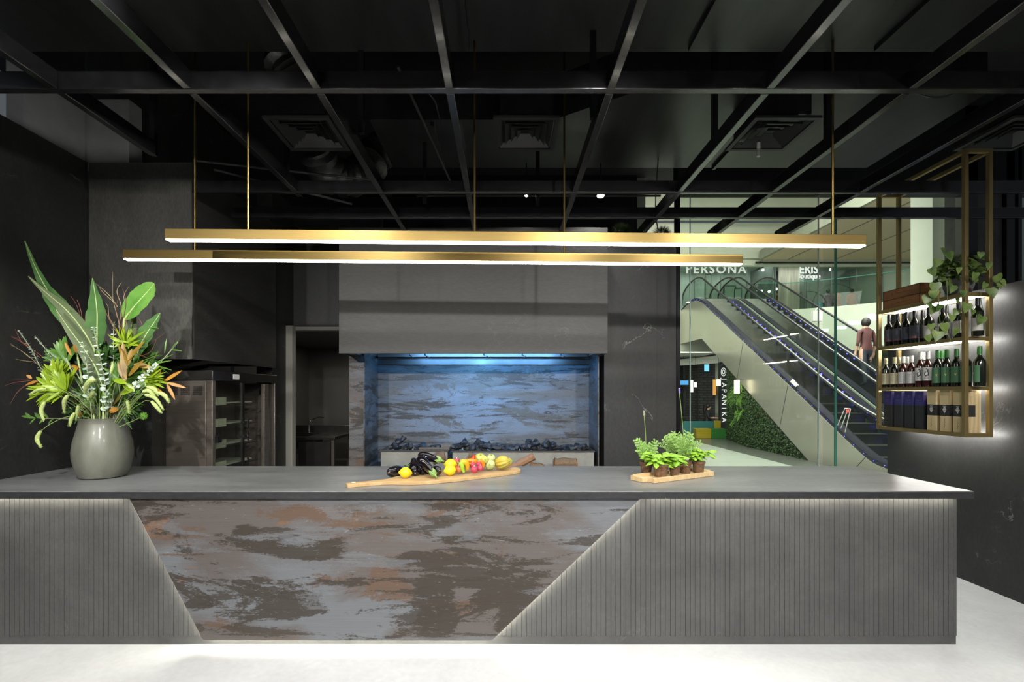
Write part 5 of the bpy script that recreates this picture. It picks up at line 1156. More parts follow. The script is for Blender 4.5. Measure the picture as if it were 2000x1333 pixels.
# green trick carnations
M_TRICK = mat('green_pompon', (.06, .22, .02), .8, col2=(.22, .45, .05), scale=50, bump=.8)
for px, py, r_, dy, l in ((281, 813, .030, -.12, 'round green pompon flower low at the right of the rim'), (208, 775, .030, -.14, 'round green pompon flower in the centre'), (268, 766, .026, -.14, 'round green pompon flower right of the centre'), (193, 688, .02, -.1, 'small green pompon by the upright paddle leaf')):
    c = V(px, py, dy); t = thing('pompon_flower', l, 'flower', instem(c), 'green pompon flowers in the vase')
    obj('stem', MB().tube(arc(instem(c), instem(c).lerp(c, .5), c, 5), .003, 5), M_FOXS, t)
    m = MB(); m.ball(c, r_ * .7, 12)
    for i in range(260):
        e = Vector((rf.gauss(0, 1), rf.gauss(0, 1), rf.gauss(0, 1))).normalized(); s_ = e.orthogonal().normalized() * .0012; m.bm.faces.new([m.bm.verts.new(z) for z in (c + e * r_ * .5 - s_, c + e * r_ * .5 + s_, c + e * r_ * rf.uniform(.9, 1.1))])
    obj('bloom', m, M_TRICK, t)
# ------------------------------------------------------------------ glass front to the mall
YG = 5.45
gx = lambda px: (px - VX) / F * YG
struct('trim_2', MB().box((1.93, 5.40, 0), (1.965, 5.5, 3.83)), M_BLACK)
struct('trim_3', MB().box((1.93, 5.38, 3.83), (6.4, 5.52, 4.8)), M_CEIL)
struct('window_1', MB().box((1.966, YG, 0), (gx(1348) - .004, YG + .012, 3.83)), M_GLASS)
struct('window_2', MB().box((gx(1348) + .004, YG, 0), (gx(1598), YG + .012, 3.83)), M_GLASSE)
struct('window_3', MB().box((gx(1600), YG - .07, 0), (5.12, YG - .058, 3.83)), M_GLASS)
o = struct('trim_4', MB().box((gx(1348) - .004, YG - .002, 0), (gx(1348) + .004, YG + .014, 3.83)), M_GEDGEL)
struct('trim_5', MB().box((gx(1598), YG - .002, 0), (gx(1598) + .008, YG + .014, 3.83)), M_GEDGEL)
struct('trim_6', MB().box((gx(1622), YG - .074, 0), (gx(1622) + .02, YG - .056, 3.83)), M_GEDGE)
M_CONC = mat('raw_concrete', (.16, .15, .14), .8, vary=.25, scale=5, bump=.2)
struct('wall_concrete_pier', MB().box((5.28, 5.42, 0), (5.58, 5.8, 4.8)), M_CONC)
struct('trim_7', MB().box((5.13, 5.38, 0), (5.27, 5.5, 4.8)), M_BLACK)
struct('trim_8', MB().box((5.59, 5.38, 0), (5.68, 5.5, 4.8)).box((5.72, 5.38, 0), (5.76, 5.5, 4.8)), M_BLACK)
struct('window_4', MB().box((5.77, YG, 0), (6.4, YG + .012, 4.8)), M_GLASS)

# ------------------------------------------------------------------ mall shell
GX = 7.3                                          # outer cladding plane of the escalators
struct('floor_mall', MB().box((-1, 7.25, -.1), (6.3, 30, 0)), M_MFLOOR)
struct('floor_mall_border', MB().box((6.3, 5.6, -.1), (22, 30, 0)), M_MFLOORD)
struct('wall_mall_right', MB().box((20, 5, 0), (20.2, 30, 14)), M_MWALL)
struct('wall_mall_left', MB().box((1.95, 7.2, 2.9), (2.1, 30, 14)), M_MWALL)
struct('wall_mall_column', MB().box((7.09, 8.0, 0), (7.46, 8.3, 12)) if False else MB().box(((1821 - VX) / F * 7.4, 7.4, 2.6), ((1866 - VX) / F * 7.4, 7.8, 12)), M_MWALL)
struct('wall_mall_pilaster', MB().box(((1972 - VX) / F * 6.8, 6.8, 0), (8.6, 6.9, 12)), M_MWALL)
# upper landing slab with deep fascia
UF = 5.0
m = MB(); m.prism([(2.1, 19.75, 3.25), (11.6, 19.75, 3.25), (13.0, 19.0, 3.25), (20, 13.2, 3.25), (20, 30, 3.25), (2.1, 30, 3.25)], (0, 0, UF - 3.25))
# the slab is opened for nothing else: escalators land against it at y=19.75
o = struct('floor_upper', m, M_MWALL, smooth=False)
m = MB(); m.prism([(9.4, 19.3, 2.2), (13.0, 18.4, 2.2), (20, 12.6, 2.2), (20, 13.0, 2.2), (13.2, 18.9, 2.2), (9.4, 19.7, 2.2)], (0, 0, .32)); struct('trim_9', m, M_MSHADE, smooth=False)
m = MB(); m.prism([(9.4, 19.1, 1.2), (13.0, 18.2, 1.2), (20, 12.4, 1.2), (20, 12.8, 1.2), (13.2, 18.7, 1.2), (9.4, 19.5, 1.2)], (0, 0, .35)); struct('trim_10', m, M_MWALL, smooth=False)
struct('wall_mall_lower', MB().box((8.6, 21.0, 0), (20, 21.2, 3.24)), M_MWALL)
M_LITE = emis('mall_light_panel', (.95, 1, .92), 2.2)
for k, (px, py, w_, h_) in enumerate(((1672, 630, 24, 7), (1704, 620, 14, 12), (1645, 640, 16, 5), (1612, 645, 12, 4))):
    c = W(px, py, 17.6 - k * .3); o = obj('wall_light', MB().box((c.x - w_ * .0093, c.y, c.z - h_ * .0093), (c.x + w_ * .0093, c.y + .1, c.z + h_ * .0093)), M_LITE); tag(o, ['wide lit panel above the stair landing, right', 'lit panel nearest the brass shelf post', 'small lit panel left of the wide one', 'tiny lit panel behind the escalator handrail'][k], 'light', 'lit panels under the upper gallery')
# ceilings of the upper storey
struct('ceiling_mall', MB().box((2.1, 5.6, 11.8), (20, 18.0, 12)).box((2.1, 18.0, 11.0), (20, 22.4, 11.2)), M_MWALL)
struct('trim_11', MB().box((2.1, 22.4, 9.7), (20, 22.7, 11.2)), M_MWALL)
struct('trim_12', MB().box((10.3, 21.7, 9.66), (20, 22.4, 9.72)), M_MSHADE)
struct('trim_13', MB().box((2.1, 22.95, 8.0), (20, 23.3, 9.68)), M_MWALL)
m = MB().box((12.15, 12.0, 7.88), (20, 22.75, 7.98)); struct('ceiling_gallery', m, M_MBROWN, smooth=False)
struct('trim_14', MB().box((12.0, 12, 7.88), (12.14, 22.75, 8.3)).box((12.15, 22.76, 7.80), (20, 22.89, 8.3)), M_MSHADE)
struct('trim_15', MB().box((11.9, 22.90, 7.74), (20, 22.94, 7.83)), M_BLACK)
struct('trim_16', MB().box((2.1, 23.1, 7.70), (20, 23.4, 7.99)), M_MWALL)
# smoke detector on the brown ceiling
c = W(1801, 492, 20); o = obj('smoke_detector', MB().lathe([(0, 0), (.12, .02), (.16, .09), (0, .1)], (c.x, 20, 7.78), 14), M_WHITE); tag(o, 'small white detector on the brown gallery ceiling', 'detector')

# shopfronts
M_SIGNP = emis('sign_pale_glow', (.95, 1, .9), .85)  # letters given a glow of their own so they stand out
YS = 25.5
M_SHOPW = mat('shop_wall', (.36, .41, .37), .6, vary=.25, scale=1.2, stretch=(3, 1, .4)); M_SHOPD = mat('shop_dark', (.10, .12, .11), .5, vary=.4, scale=2); M_PANELB = mat('shop_bronze_panel', (.36, .33, .27), .35, .3, vary=.35, scale=2, stretch=(4, 1, .3))
def shop(name, x0, x1, label, back, fr=(.05, .05, .05)):
    t = thing('shopfront', label, 'shop', ((x0 + x1) / 2, YS, UF), 'shops on the upper gallery')
    obj('back_wall', MB().box((x0, YS + 2.4, UF), (x1, YS + 2.5, 8.7)), back, t); obj('ceiling_panel', MB().box((x0, YS, 8.6), (x1, YS + 2.4, 8.7)), M_SHOPW, t)
    obj('side_wall', MB().box((x0, YS + .05, UF), (x0 + .08, YS + 2.4, 8.6)), back, t)
    n = max(2, int((x1 - x0) / 1.3))
    obj('glazing', MB().box((x0, YS, UF), (x1, YS + .02, 8.59)), M_GLASSB, t)
    for k in range(n + 1): x = x0 + (x1 - x0 - .05) * k / n; obj('mullion', MB().box((x, YS - .04, UF), (x + .05, YS - .001, 8.59)), M_SHOPD, t)
    return t
s1 = shop('a', 8.6, 14.2, 'shop with large pale lettering behind the escalator heads', M_SHOPW); s2 = shop('b', 14.25, 15.85, 'narrow dark shop window beside the lettered shop', M_SHOPD); s3 = shop('c', 15.9, 19.9, 'fashion shop with dressed mannequins and white lettering', M_SHOPW)
obj('bronze_panel', MB().box((14.4, YS - .12, UF), (15.5, YS - .05, 8.5)), M_PANELB, s2)
area((13, 26.6, 8.5), (13, 26.6, 0), 150, 9, 1.2, (.95, 1, .95), 'shop_lamp')
text_mesh('sign_lettering', 'PERSONA', .62, M_SIGNP, W(1398, 527, YS - .2), (math.radians(90), 0, 0), s1, .04, spacing=1.25)
text_mesh('sign_lettering', 'BY DARIO GLEZERIN', .20, M_SIGNG, W(1405, 540.5, YS - .2), (math.radians(90), 0, 0), s1, .02, spacing=1.3) if False else None
text_mesh('sign_lettering', 'ERIS', .66, M_SIGNW, W(1579, 527, YS - .04), (math.radians(90), 0, 0), s3, .03, sx=.85)
text_mesh('sign_lettering', 'Boutique', .40, M_SIGNW, W(1579, 540, YS - .04), (math.radians(90), 0, 0), s3, .03, sx=.85)
for k, (px, py) in enumerate(((1351, 607), (1490, 528), (1622, 527), (1516, 565), (1502, 570), (1487, 569), (1555, 547))):
    if k == 0: continue
    c = W(px, py, YS + .3); o = obj('shop_spot', MB().ball(c, .07, 8), emis('shop_spot_glow', (1, 1, 1), 9) if 'shop_spot_glow' not in MATS else MATS['shop_spot_glow']); tag(o, 'small bright ceiling spot inside an upper-floor shop window', 'spotlight', 'shop window spotlights')
# poster frames, shelves, arches in the shops
for px, py, w_, h_, l in ((1425, 572, .7, .8, 'small framed portrait poster in the lettered shop window'), (1440, 575, .5, .7, 'dark framed picture right of the portrait poster'), (1383, 560, .35, 1.6, 'tall dark display stand in the lettered shop')):
    c = W(px, py, YS + .5); t = thing('framed_picture', l, 'picture', (c.x, c.y, c.z - h_ / 2)); obj('frame', MB().box((c.x - w_ / 2, c.y, c.z - h_ / 2), (c.x + w_ / 2, c.y + .06, c.z + h_ / 2)), M_SHOPD, t); obj('print', MB().box((c.x - w_ * .38, c.y - .01, c.z - h_ * .38), (c.x + w_ * .38, c.y - .001, c.z + h_ * .38)), M_SHOPW, t)
M_HOOPM = mat('hoop_metal', (.12, .13, .10), .4)
for px, py, r_, l in ((1580, 610, 1.05, 'thin arched hoop display at the left of the boutique window'), (1632, 600, 1.25, 'larger arched hoop display at the middle of the boutique window')):
    c = W(px, py, YS + .35); c.z = max(c.z, 6.0); m = MB().tube([c + Vector((r_ * math.cos(a), 0, r_ * math.sin(a))) for a in [i * math.pi / 14 for i in range(15)]], .025, 6); o = obj('hoop_display', m, M_HOOPM); tag(o, l, 'display', 'arched hoops in the boutique')
M_BLUP = mat('turquoise_panel', (.16, .55, .62), .4)
for k, (px, py, w_, h_) in enumerate(((1558, 603, .55, .6), (1604, 590, .5, 1.5))):
    c = W(px, py, YS + .6); c.z = UF + h_ / 2 + .05; o = obj('display_panel', MB().box((c.x - w_ / 2, c.y, UF + .001), (c.x + w_ / 2, c.y + .1, UF + h_)), M_BLUP); tag(o, ['low turquoise display panel left in the boutique window', 'tall turquoise display panel behind the first mannequin'][k], 'display')
# mannequins
M_MANQ = mat('mannequin_dark', (.03, .03, .035), .35); M_OJ = mat('orange_jacket', (.42, .09, .012), .6, col2=(.55, .22, .08), scale=3); M_DRS = mat('patterned_dress', (.22, .10, .13), .6, col2=(.4, .3, .4), scale=5)
def mannequin(px, label, mcl, h=1.75, seated=False):
    x = (px - VX) / F * (YS + .15); y = YS + .15 + .3; x = (px - VX) / F * y; b = Vector((x, y, UF + .45)); t = thing('mannequin', label, 'mannequin', (x, y, UF)); s_ = h / 1.75
    obj('stand', MB().lathe([(0, 0), (.25, 0), (.25, .45), (0, .45)], (x, y, UF), 14), M_WHITE, t)
    def p(a, b_, c_): return Vector((x + a * s_, y + b_ * s_, b.z + c_ * s_))
    m = MB(); m.ball(p(0, 0, 1.62), .105 * s_, 12, (.85, .95, 1.15)); m.tube([p(0, 0, 1.55), p(0, 0, 1.42)], .05 * s_, 8)
    for sg in (-1, 1):
        m.tube([p(.09 * sg, 0, .9), p(.10 * sg, -.02, .5), p(.10 * sg, 0, .06)], [.09 * s_, .065 * s_, .045 * s_], 8); m.tube([p(.23 * sg, 0, .95), p(.24 * sg, -.03, .8)], [.035 * s_, .03 * s_], 6)
    obj('figure', m, M_MANQ, t)
    m = MB(); m.lathe([(.17, .72), (.16, .95), (.135, 1.05), (.17, 1.25), (.19, 1.38), (.13, 1.46), (.06, 1.49)], p(0, 0, 0), 16, fx=lambda th, z: 1.15 if abs(math.cos(th)) > .6 else .9)
    if s_ != 1: pass
    for sg in (-1, 1): m.tube([p(.17 * sg, 0, 1.40), p(.25 * sg, 0, 1.2), p(.27 * sg, -.03, .95)], [.075 * s_, .07 * s_, .06 * s_], 8)
    obj('jacket', m, mcl, t)
mannequin(1617, 'dark-headed mannequin in a patterned dark red dress, left of the two', M_DRS); mannequin(1664, 'dark-headed mannequin in a bright orange jacket', M_OJ)
mannequin(1634, 'short child mannequin with an orange print between the other two', M_OJ, 1.25); mannequin(1521, 'mannequin in orange far back in the dark window', M_OJ, 1.5)
# gallery balustrade
bal = thing('glass_balustrade', 'green glass balustrade along the upper gallery edge', 'balustrade', (11.5, 19.8, UF))
pts = [(10.3, 19.85), (11.6, 19.85), (13.1, 19.1), (16, 16.75), (19.9, 13.45)]
for a, b in zip(pts, pts[1:]):
    a = Vector((*a, UF)); b = Vector((*b, UF)); u = (b - a).normalized(); n = Vector((-u.y, u.x, 0)); c = (a + b) / 2 + Vector((0, 0, .55))
    obj('glass_pane', MB().obox(c, u, n, (0, 0, 1), (b - a).length / 2 - .02, .008, .55), M_GLASSB, bal); obj('rail', MB().obox(c + Vector((0, 0, .56)), u, n, (0, 0, 1), (b - a).length / 2, .02, .012), M_GEDGE, bal)

# ------------------------------------------------------------------ escalators
M_LINE = mat('escalator_lining', (.075, .075, .07), .4)
T30 = math.tan(math.radians(30))
def escalator(xn, xf, label, near_out, yend=19.7):
    """xn / xf: planes of the near and far handrail"""
    t = thing('escalator', label, 'escalator', ((xn + xf) / 2, 14, 0))
    ZH = lambda y: -4.46 + T30 * y; ZS = lambda y: -5.17 + T30 * y; ZC = lambda y: -6.58 + T30 * y
    y0, y1 = 9.35, 18.0
    def hand(x):
        P_ = [Vector((x, 7.9, .95 - .45)), Vector((x, 7.75, .75)), Vector((x, 7.95, .98)), Vector((x, 8.5, 1.0)), Vector((x, 9.2, 1.06)), Vector((x, 9.9, ZH(9.9) + .06))]
        P_ += [Vector((x, y, ZH(y))) for y in (10.6, 12, 14, 16, 17.2)] + [Vector((x, 17.9, 5.86)), Vector((x, 18.5, 5.96)), Vector((x, 19.2, 5.87)), Vector((x, yend - .02, 5.66)), Vector((x, yend + .05, 5.45)), Vector((x, yend - .02, 5.15))]
        return smoothpath(P_, 4)
    def deckline(off):   # centre line of the balustrade foot
        pts = [(7.9, .25), (8.7, .25), (9.3, .29), (9.8, ZS(9.8) - .0)] + [(y, ZS(y)) for y in (11, 13, 15, 17)] + [(17.7, 5.02), (18.3, 5.18), (19.0, 5.14), (yend, 5.0)]
        return [(p.x, p.y + off) for p in [Vector((q.x, q.y)) for q in smoothpath([Vector((a, b, 0)) for a, b in pts], 3)]]
    dl = deckline(0)
    for x in (xn, xf):
        obj('handrail', MB().tube(hand(x), .033, 8), M_RUB, t)
        sg = -1 if x == xn else 1
        # glass panel between deck and handrail
        hp = hand(x)[4:]; g = []
        lo = [Vector((x, y, z + .06)) for y, z in dl]; hi = [p - Vector((0, 0, .05)) for p in hand(x)[8:-8]]
        obj('glass_panel', MB().prism(lo + hi[::-1], (.012, 0, 0)), M_GLASSB, t, smooth=False)
        # deck/skirt
        m = MB(); prof = [(-.10, -.05), (-.10, .0), (.10, .0), (.10, -.30), (.085, -.30), (.085, -.05)] if x == xn else [(.10, -.05), (.10, .0), (-.10, .0), (-.10, -.30), (-.085, -.30), (-.085, -.05)]
        for (ya, za), (yb, zb) in zip(dl, dl[1:]):
            m.bm.faces.new([m.bm.verts.new(v) for v in ((x - .10, ya, za), (x + .10, ya, za), (x + .10, yb, zb), (x - .10, yb, zb))])
            for xx in (x - .10, x + .10): m.bm.faces.new([m.bm.verts.new(v) for v in ((xx, ya, za), (xx, yb, zb), (xx, yb, zb - .22), (xx, ya, za - .22))])
        obj('skirt', m, M_SKIRT if True else M_DECK, t, smooth=False)
        xi = x - sg * .106 if False else (x - .106)
        m = MB(); k = 0; y = 8.6
        while y < 18.6:
            z = None
            for (ya, za), (yb, zb) in zip(dl, dl[1:]):
                if ya <= y <= yb: z = za + (zb - za) * (y - ya) / (yb - ya)
            if z is not None: m.ball((x - .112, y, z - .04), .021 if x != xn else (.008 if near_out else .011), 6)
            y += .27
        obj('led_row', m, M_BLUE, t)
    # steps
    m = MB(); y = 9.6; zz = .12
    m.box((xn + .16, 8.0, -.05), (xf - .16, 9.6, .05))
    while y < 18.1:
        z = ZS(y) - .28; m.box((xn + .16, y, z), (xf - .16, y + .36, z + .21)); y += .36
    m.box((xn + .16, 18.2, 4.8), (xf - .16, yend, 4.99))
    obj('steps', m, M_STEELD, t, smooth=False)
    obj('riser_lining', MB().prism([(xn + .12, 9.5, -.02), (xn + .12, 18.4, 4.7), (xn + .12, 19.6, 4.7), (xn + .12, 19.6, 4.3), (xn + .12, 17.6, ZC(17.6) + .3), (xn + .12, 12.4, .25)], (xf - xn - .24, 0, 0)), M_LINE if near_out else M_SKIRT, t, smooth=False)
    # steel cladding on the outer side
    if near_out:
        P_ = [(7.6, 0), (7.6, .16)] + [(a, b - .09) for a, b in dl] + [(yend, 3.6), (17.6, ZC(17.6))] + [(11.42, 0)]
        for k in range(1): pass
        obj('cladding', MB().prism([(GX - .12, a, b) for a, b in P_], (.04, 0, 0)), M_CLAD, t, smooth=False, label='brushed steel side cladding')
        cut = MB()
        for y in (9.05, 9.95, 12.6, 14.9): cut.prism([(GX - .125, y, max(0, ZC(y))), (GX - .125, y + .012, max(0, ZC(y))), (GX - .125, y - .35, ZS(y - .35) - .11 if y > 10 else ZS(max(y - .35, 9.75)) - .12), (GX - .125, y - .362, ZS(y - .362) - .11 if y > 10 else ZS(max(y - .35, 9.75)) - .12)], (.004, 0, 0))
        obj('panel_joint', cut, M_SKIRT, t, smooth=False)
        obj('soffit', MB().prism([(GX - .08, 11.5, .02), (GX - .08, 17.6, ZC(17.6)), (GX - .08, 17.6, ZC(17.6) + .03), (GX - .08, 11.5, .05)], (xf - GX, 0, 0)), M_CLAD, t, smooth=False)
    else:
        P_ = [(7.6, 0), (7.6, .2)] + [(a, b + .01) for a, b in dl] + [(yend, 4.6), (17.0, ZC(17.0) + .9)] + [(10.4, 0)]
        obj('cladding', MB().prism([(xn - .20, a, b) for a, b in P_], (.04, 0, 0)), M_DECK, t, smooth=False)
    return t
e1 = escalator(GX, 8.40, 'nearer escalator with brushed steel side and blue lights', True)
e2 = escalator(8.74, 9.85, 'farther escalator rising behind the steel-clad one', False)
m = MB(); dz = lambda y: min(4.98, max(.25, -5.17 + T30 * y))
for i in range(36):
    ya = 8.0 + i * .325; yb = ya + .325; m.prism([(8.505, ya, dz(ya) - .06), (8.505, yb, dz(yb) - .06), (8.505, yb, dz(yb) + .0), (8.505, ya, dz(ya) + .0)], (.03, 0, 0))
    m.bm.faces.new([m.bm.verts.new(v) for v in ((8.505, ya, dz(ya)), (8.535, ya, dz(ya)), (8.535, yb, dz(yb)), (8.505, yb, dz(yb)))])
obj('deck_cover', m, M_DECK, e2, smooth=False)
# sign plate and barrier on the deck
t = thing('barrier_stand', 'small white wire stand with a red no-entry sign on the escalator deck', 'barrier', (GX - .02, 10.35, .75))
def D(px, py): return Vector((GX - .05, (GX - .05) * F / (px - VX), CH + (VY - py) / F * ((GX - .05) * F / (px - VX))))
m = MB(); 
for a, b in (((1634, 836), (1650, 798)), ((1641, 840), (1656, 800)), ((1650, 846), (1661, 800)), ((1650, 798), (1661, 799)), ((1634, 836), (1650, 846))): m.tube([D(*a), D(*b)], .008, 5)
obj('wire_frame', m, M_WHITE, t); c = D(1656, 803)
obj('sign_disc', MB().lathe([(0, 0), (.045, 0), (.045, .01), (0, .01)], c, 16, (-1, -.3, 0)), mat('sign_red', (.6, .03, .03), .4), t); obj('sign_bar', MB().obox(c + Vector((-.013, -.005, 0)), (.3, -1, 0), (0, 0, 1), (-1, -.3, 0), .028, .008, .001), M_WHITE, t)
o = obj('sign_plate', MB().prism([D(1541, 752), D(1549, 741), D(1560, 753), D(1551, 761)], (-.03, 0, 0)), M_WHITE); tag(o, 'small white plate stuck to the escalator deck', 'sign')
c = W(1597, 616, 14.6); t = thing('bag_shaped_box', 'light grey bag-shaped box behind the upper escalator handrail', 'bag', c - Vector((0, 0, .18)))
obj('bag_body', MB().box((c.x - .14, c.y, c.z - .18), (c.x + .14, c.y + .1, c.z + .14)), mat('bag_paper', (.5, .49, .48), .6), t); obj('handle', MB().tube(arc(c + Vector((-.07, 0, .14)), c + Vector((0, 0, .3)), c + Vector((.07, 0, .14)), 7), .008, 5), M_WHITE, t)  # plain pale box with a loop on top

# people -------------------------------------------------------------
M_SKIN = mat('skin', (.55, .34, .25), .5, trans=.05); M_HAIR = mat('dark_hair', (.015, .01, .008), .5); M_TEEB = mat('black_shirt', (.02, .02, .022), .7); M_JEAN = mat('dark_trousers', (.025, .03, .045), .7); M_TEER = mat('dark_red_top', (.10, .03, .03), .7)
def person(joints, edges, loc, rotz, label, top, bottom_m, seat=False, scale=1.0):
    """one skinned body; joints {name:(x,y,z,r)} in a frame facing -Y"""
    me = bpy.data.meshes.new('body'); names_ = list(joints); idx = {n: i for i, n in enumerate(names_)}
    me.from_pydata([Vector(joints[n][:3]) * scale for n in names_], [(idx[a], idx[b]) for a, b in edges], []); o = bpy.data.objects.new('person_src', me); COL.objects.link(o)
    sk = o.modifiers.new('skin', 'SKIN'); sv = me.skin_vertices[0].data
    for n, i in idx.items(): r_ = joints[n][3] * scale; sv[i].radius = (r_, r_); sv[i].use_root = (n == 'pelvis')
    o.modifiers.new('sub', 'SUBSURF').levels = 2; o.modifiers['sub'].render_levels = 2
    dg = bpy.context.evaluated_depsgraph_get(); m2 = bpy.data.meshes.new_from_object(o.evaluated_get(dg)); bpy.data.objects.remove(o)
    t = thing('person', label, 'person', loc); t.rotation_euler = (0, 0, rotz)
    m2.materials.clear()
    for mm in (M_SKIN, top, bottom_m, M_RUB): m2.materials.append(mm)
    for p in m2.polygons:
        c = p.center / scale; hz = joints['hips_h'][2] if 'hips_h' in joints else joints['pelvis'][2]; nz_ = joints['neck'][2]
        hd_ = joints['head'][2]
        arm = min((c - Vector(joints[k][:3])).length for k in joints if k.startswith('hand') or k.startswith('wrist') or k.startswith('fing') or k.startswith('thumb')) < .16
        p.material_index = 0 if (c.z > nz_ - .02 or arm) else (1 if c.z > hz - .02 else (3 if c.z < .09 and not seat else 2)); p.use_smooth = True
    b = bpy.data.objects.new('body', m2); COL.objects.link(b); b.parent = t
    return t
def std(seated=False):
    J = {}
    if not seated:
        J = {'pelvis': (0, 0, .95, .125), 'waist': (0, 0, 1.10, .115), 'chest': (0, 0, 1.30, .135), 'neckb': (0, .01, 1.46, .07), 'neck': (0, 0, 1.53, .052), 'head': (0, -.01, 1.63, .085), 'crown': (0, 0, 1.72, .07), 'nose': (0, -.085, 1.63, .018)}
        for s_, k in ((-1, 'l'), (1, 'r')):
            J.update({'sh' + k: (.17 * s_, 0, 1.42, .055), 'el' + k: (.22 * s_, .03, 1.14, .042), 'wrist' + k: (.23 * s_, -.05, .90, .028), 'hand' + k: (.235 * s_, -.06, .83, .034), 'finga' + k: (.25 * s_, -.07, .75, .011), 'fingb' + k: (.235 * s_, -.075, .74, .011), 'fingc' + k: (.22 * s_, -.07, .745, .011), 'fingd' + k: (.21 * s_, -.06, .76, .010), 'thumb' + k: (.20 * s_, -.10, .81, .012),
                      'hip' + k: (.09 * s_, 0, .90, .095), 'knee' + k: (.10 * s_, -.03 + .08 * s_, .50, .065), 'ank' + k: (.10 * s_, .02 + .10 * s_, .09, .042), 'toe' + k: (.11 * s_, -.13 + .10 * s_, .045, .035)})
    else:
        J = {'pelvis': (0, 0, .55, .13), 'waist': (0, -.02, .70, .115), 'chest': (0, -.04, .90, .13), 'neckb': (0, -.04, 1.06, .065), 'neck': (0, -.05, 1.13, .05), 'head': (0, -.07, 1.23, .085), 'crown': (0, -.05, 1.32, .07), 'nose': (0, -.15, 1.22, .018)}
        for s_, k in ((-1, 'l'), (1, 'r')):
            J.update({'sh' + k: (.16 * s_, -.04, 1.02, .052), 'el' + k: (.22 * s_, -.12, .78, .04), 'wrist' + k: (.14 * s_, -.33, .76, .027), 'hand' + k: (.10 * s_, -.39, .765, .032), 'finga' + k: (.07 * s_, -.46, .76, .010), 'fingb' + k: (.09 * s_, -.47, .76, .010), 'fingc' + k: (.11 * s_, -.465, .76, .010), 'fingd' + k: (.13 * s_, -.45, .76, .010), 'thumb' + k: (.06 * s_, -.40, .78, .012),
                      'hip' + k: (.10 * s_, -.05, .53, .095), 'knee' + k: (.13 * s_, -.45, .52, .065), 'ank' + k: (.13 * s_, -.45, .09, .042), 'toe' + k: (.13 * s_, -.60, .045, .035)})
    E = [('pelvis', 'waist'), ('waist', 'chest'), ('chest', 'neckb'), ('neckb', 'neck'), ('neck', 'head'), ('head', 'crown'), ('head', 'nose')]
    for k in 'lr': E += [('neckb', 'sh' + k), ('sh' + k, 'el' + k), ('el' + k, 'wrist' + k), ('wrist' + k, 'hand' + k)] + [('hand' + k, f + k) for f in ('finga', 'fingb', 'fingc', 'fingd')] + [('wrist' + k, 'thumb' + k), ('pelvis', 'hip' + k), ('hip' + k, 'knee' + k), ('knee' + k, 'ank' + k), ('ank' + k, 'toe' + k)]
    return J, E
J, E = std(); Yp = 12.9; xp = (1691 - VX) / F * Yp
xp = 9.3; Yp = xp * F / (1691 - VX); zs = -5.17 + T30 * (math.floor((Yp - 9.6) / .36) * .36 + 9.6) - .28 + .21
pp = person(J, E, (xp, Yp, zs), math.pi, 'person in a dark red top and dark trousers riding the farther escalator', M_TEER, M_JEAN)
m = MB(); m.ball((0, .0, 1.66), .115, 14, (.9, 1.05, 1.05)); obj('hair', m, M_HAIR, pp, world=False)

# ------------------------------------------------------------------ restaurant under the escalator head, hedge and benches
YRt = 17.6
M_TILE = brickmat('grey_wall_tile', (.07, .07, .068), (.05, .05, .05), (.02, .02, .02), scale=1.0, rough=.35, bw=.30, rh=.10); M_RDARK = mat('restaurant_dark', (.02, .02, .022), .5)
rs = thing('restaurant_front', 'dark tiled restaurant with an upright white name sign under the escalator', 'restaurant', (7.0, YRt, 0))
obj('tiled_wall', MB().box((4.5, YRt + 1.6, 0), (8.3, YRt + 1.7, 3.2)), M_TILE, rs, smooth=False)
obj('fascia', MB().prism([(4.5, YRt + 2.6, 2.55), (8.2, YRt, 2.72), (8.2, YRt, 3.0), (4.5, YRt + 2.6, 2.72)], (0, .12, 0)), M_WHITE, rs, smooth=False)
obj('portal', MB().box((7.86, YRt, 0), (8.25, YRt + .15, 2.72)), M_RDARK, rs, smooth=False)
obj('inner_wall', MB().box((4.5, YRt + 1.5, 0), (5.9, YRt + 1.58, 3.0)).box((7.0, YRt + 1.3, 0), (7.1, YRt + 1.58, 2.7)), M_RDARK, rs, smooth=False)
obj('tiled_pier', MB().box((7.55, YRt + 1.2, 0), (8.2, YRt + 1.4, 2.75)), M_TILE, rs, smooth=False)
obj('canopy', MB().box((2.2, 16.9, 3.0), (7.5, 19.7, 3.04)), M_WHITE, rs, smooth=False)
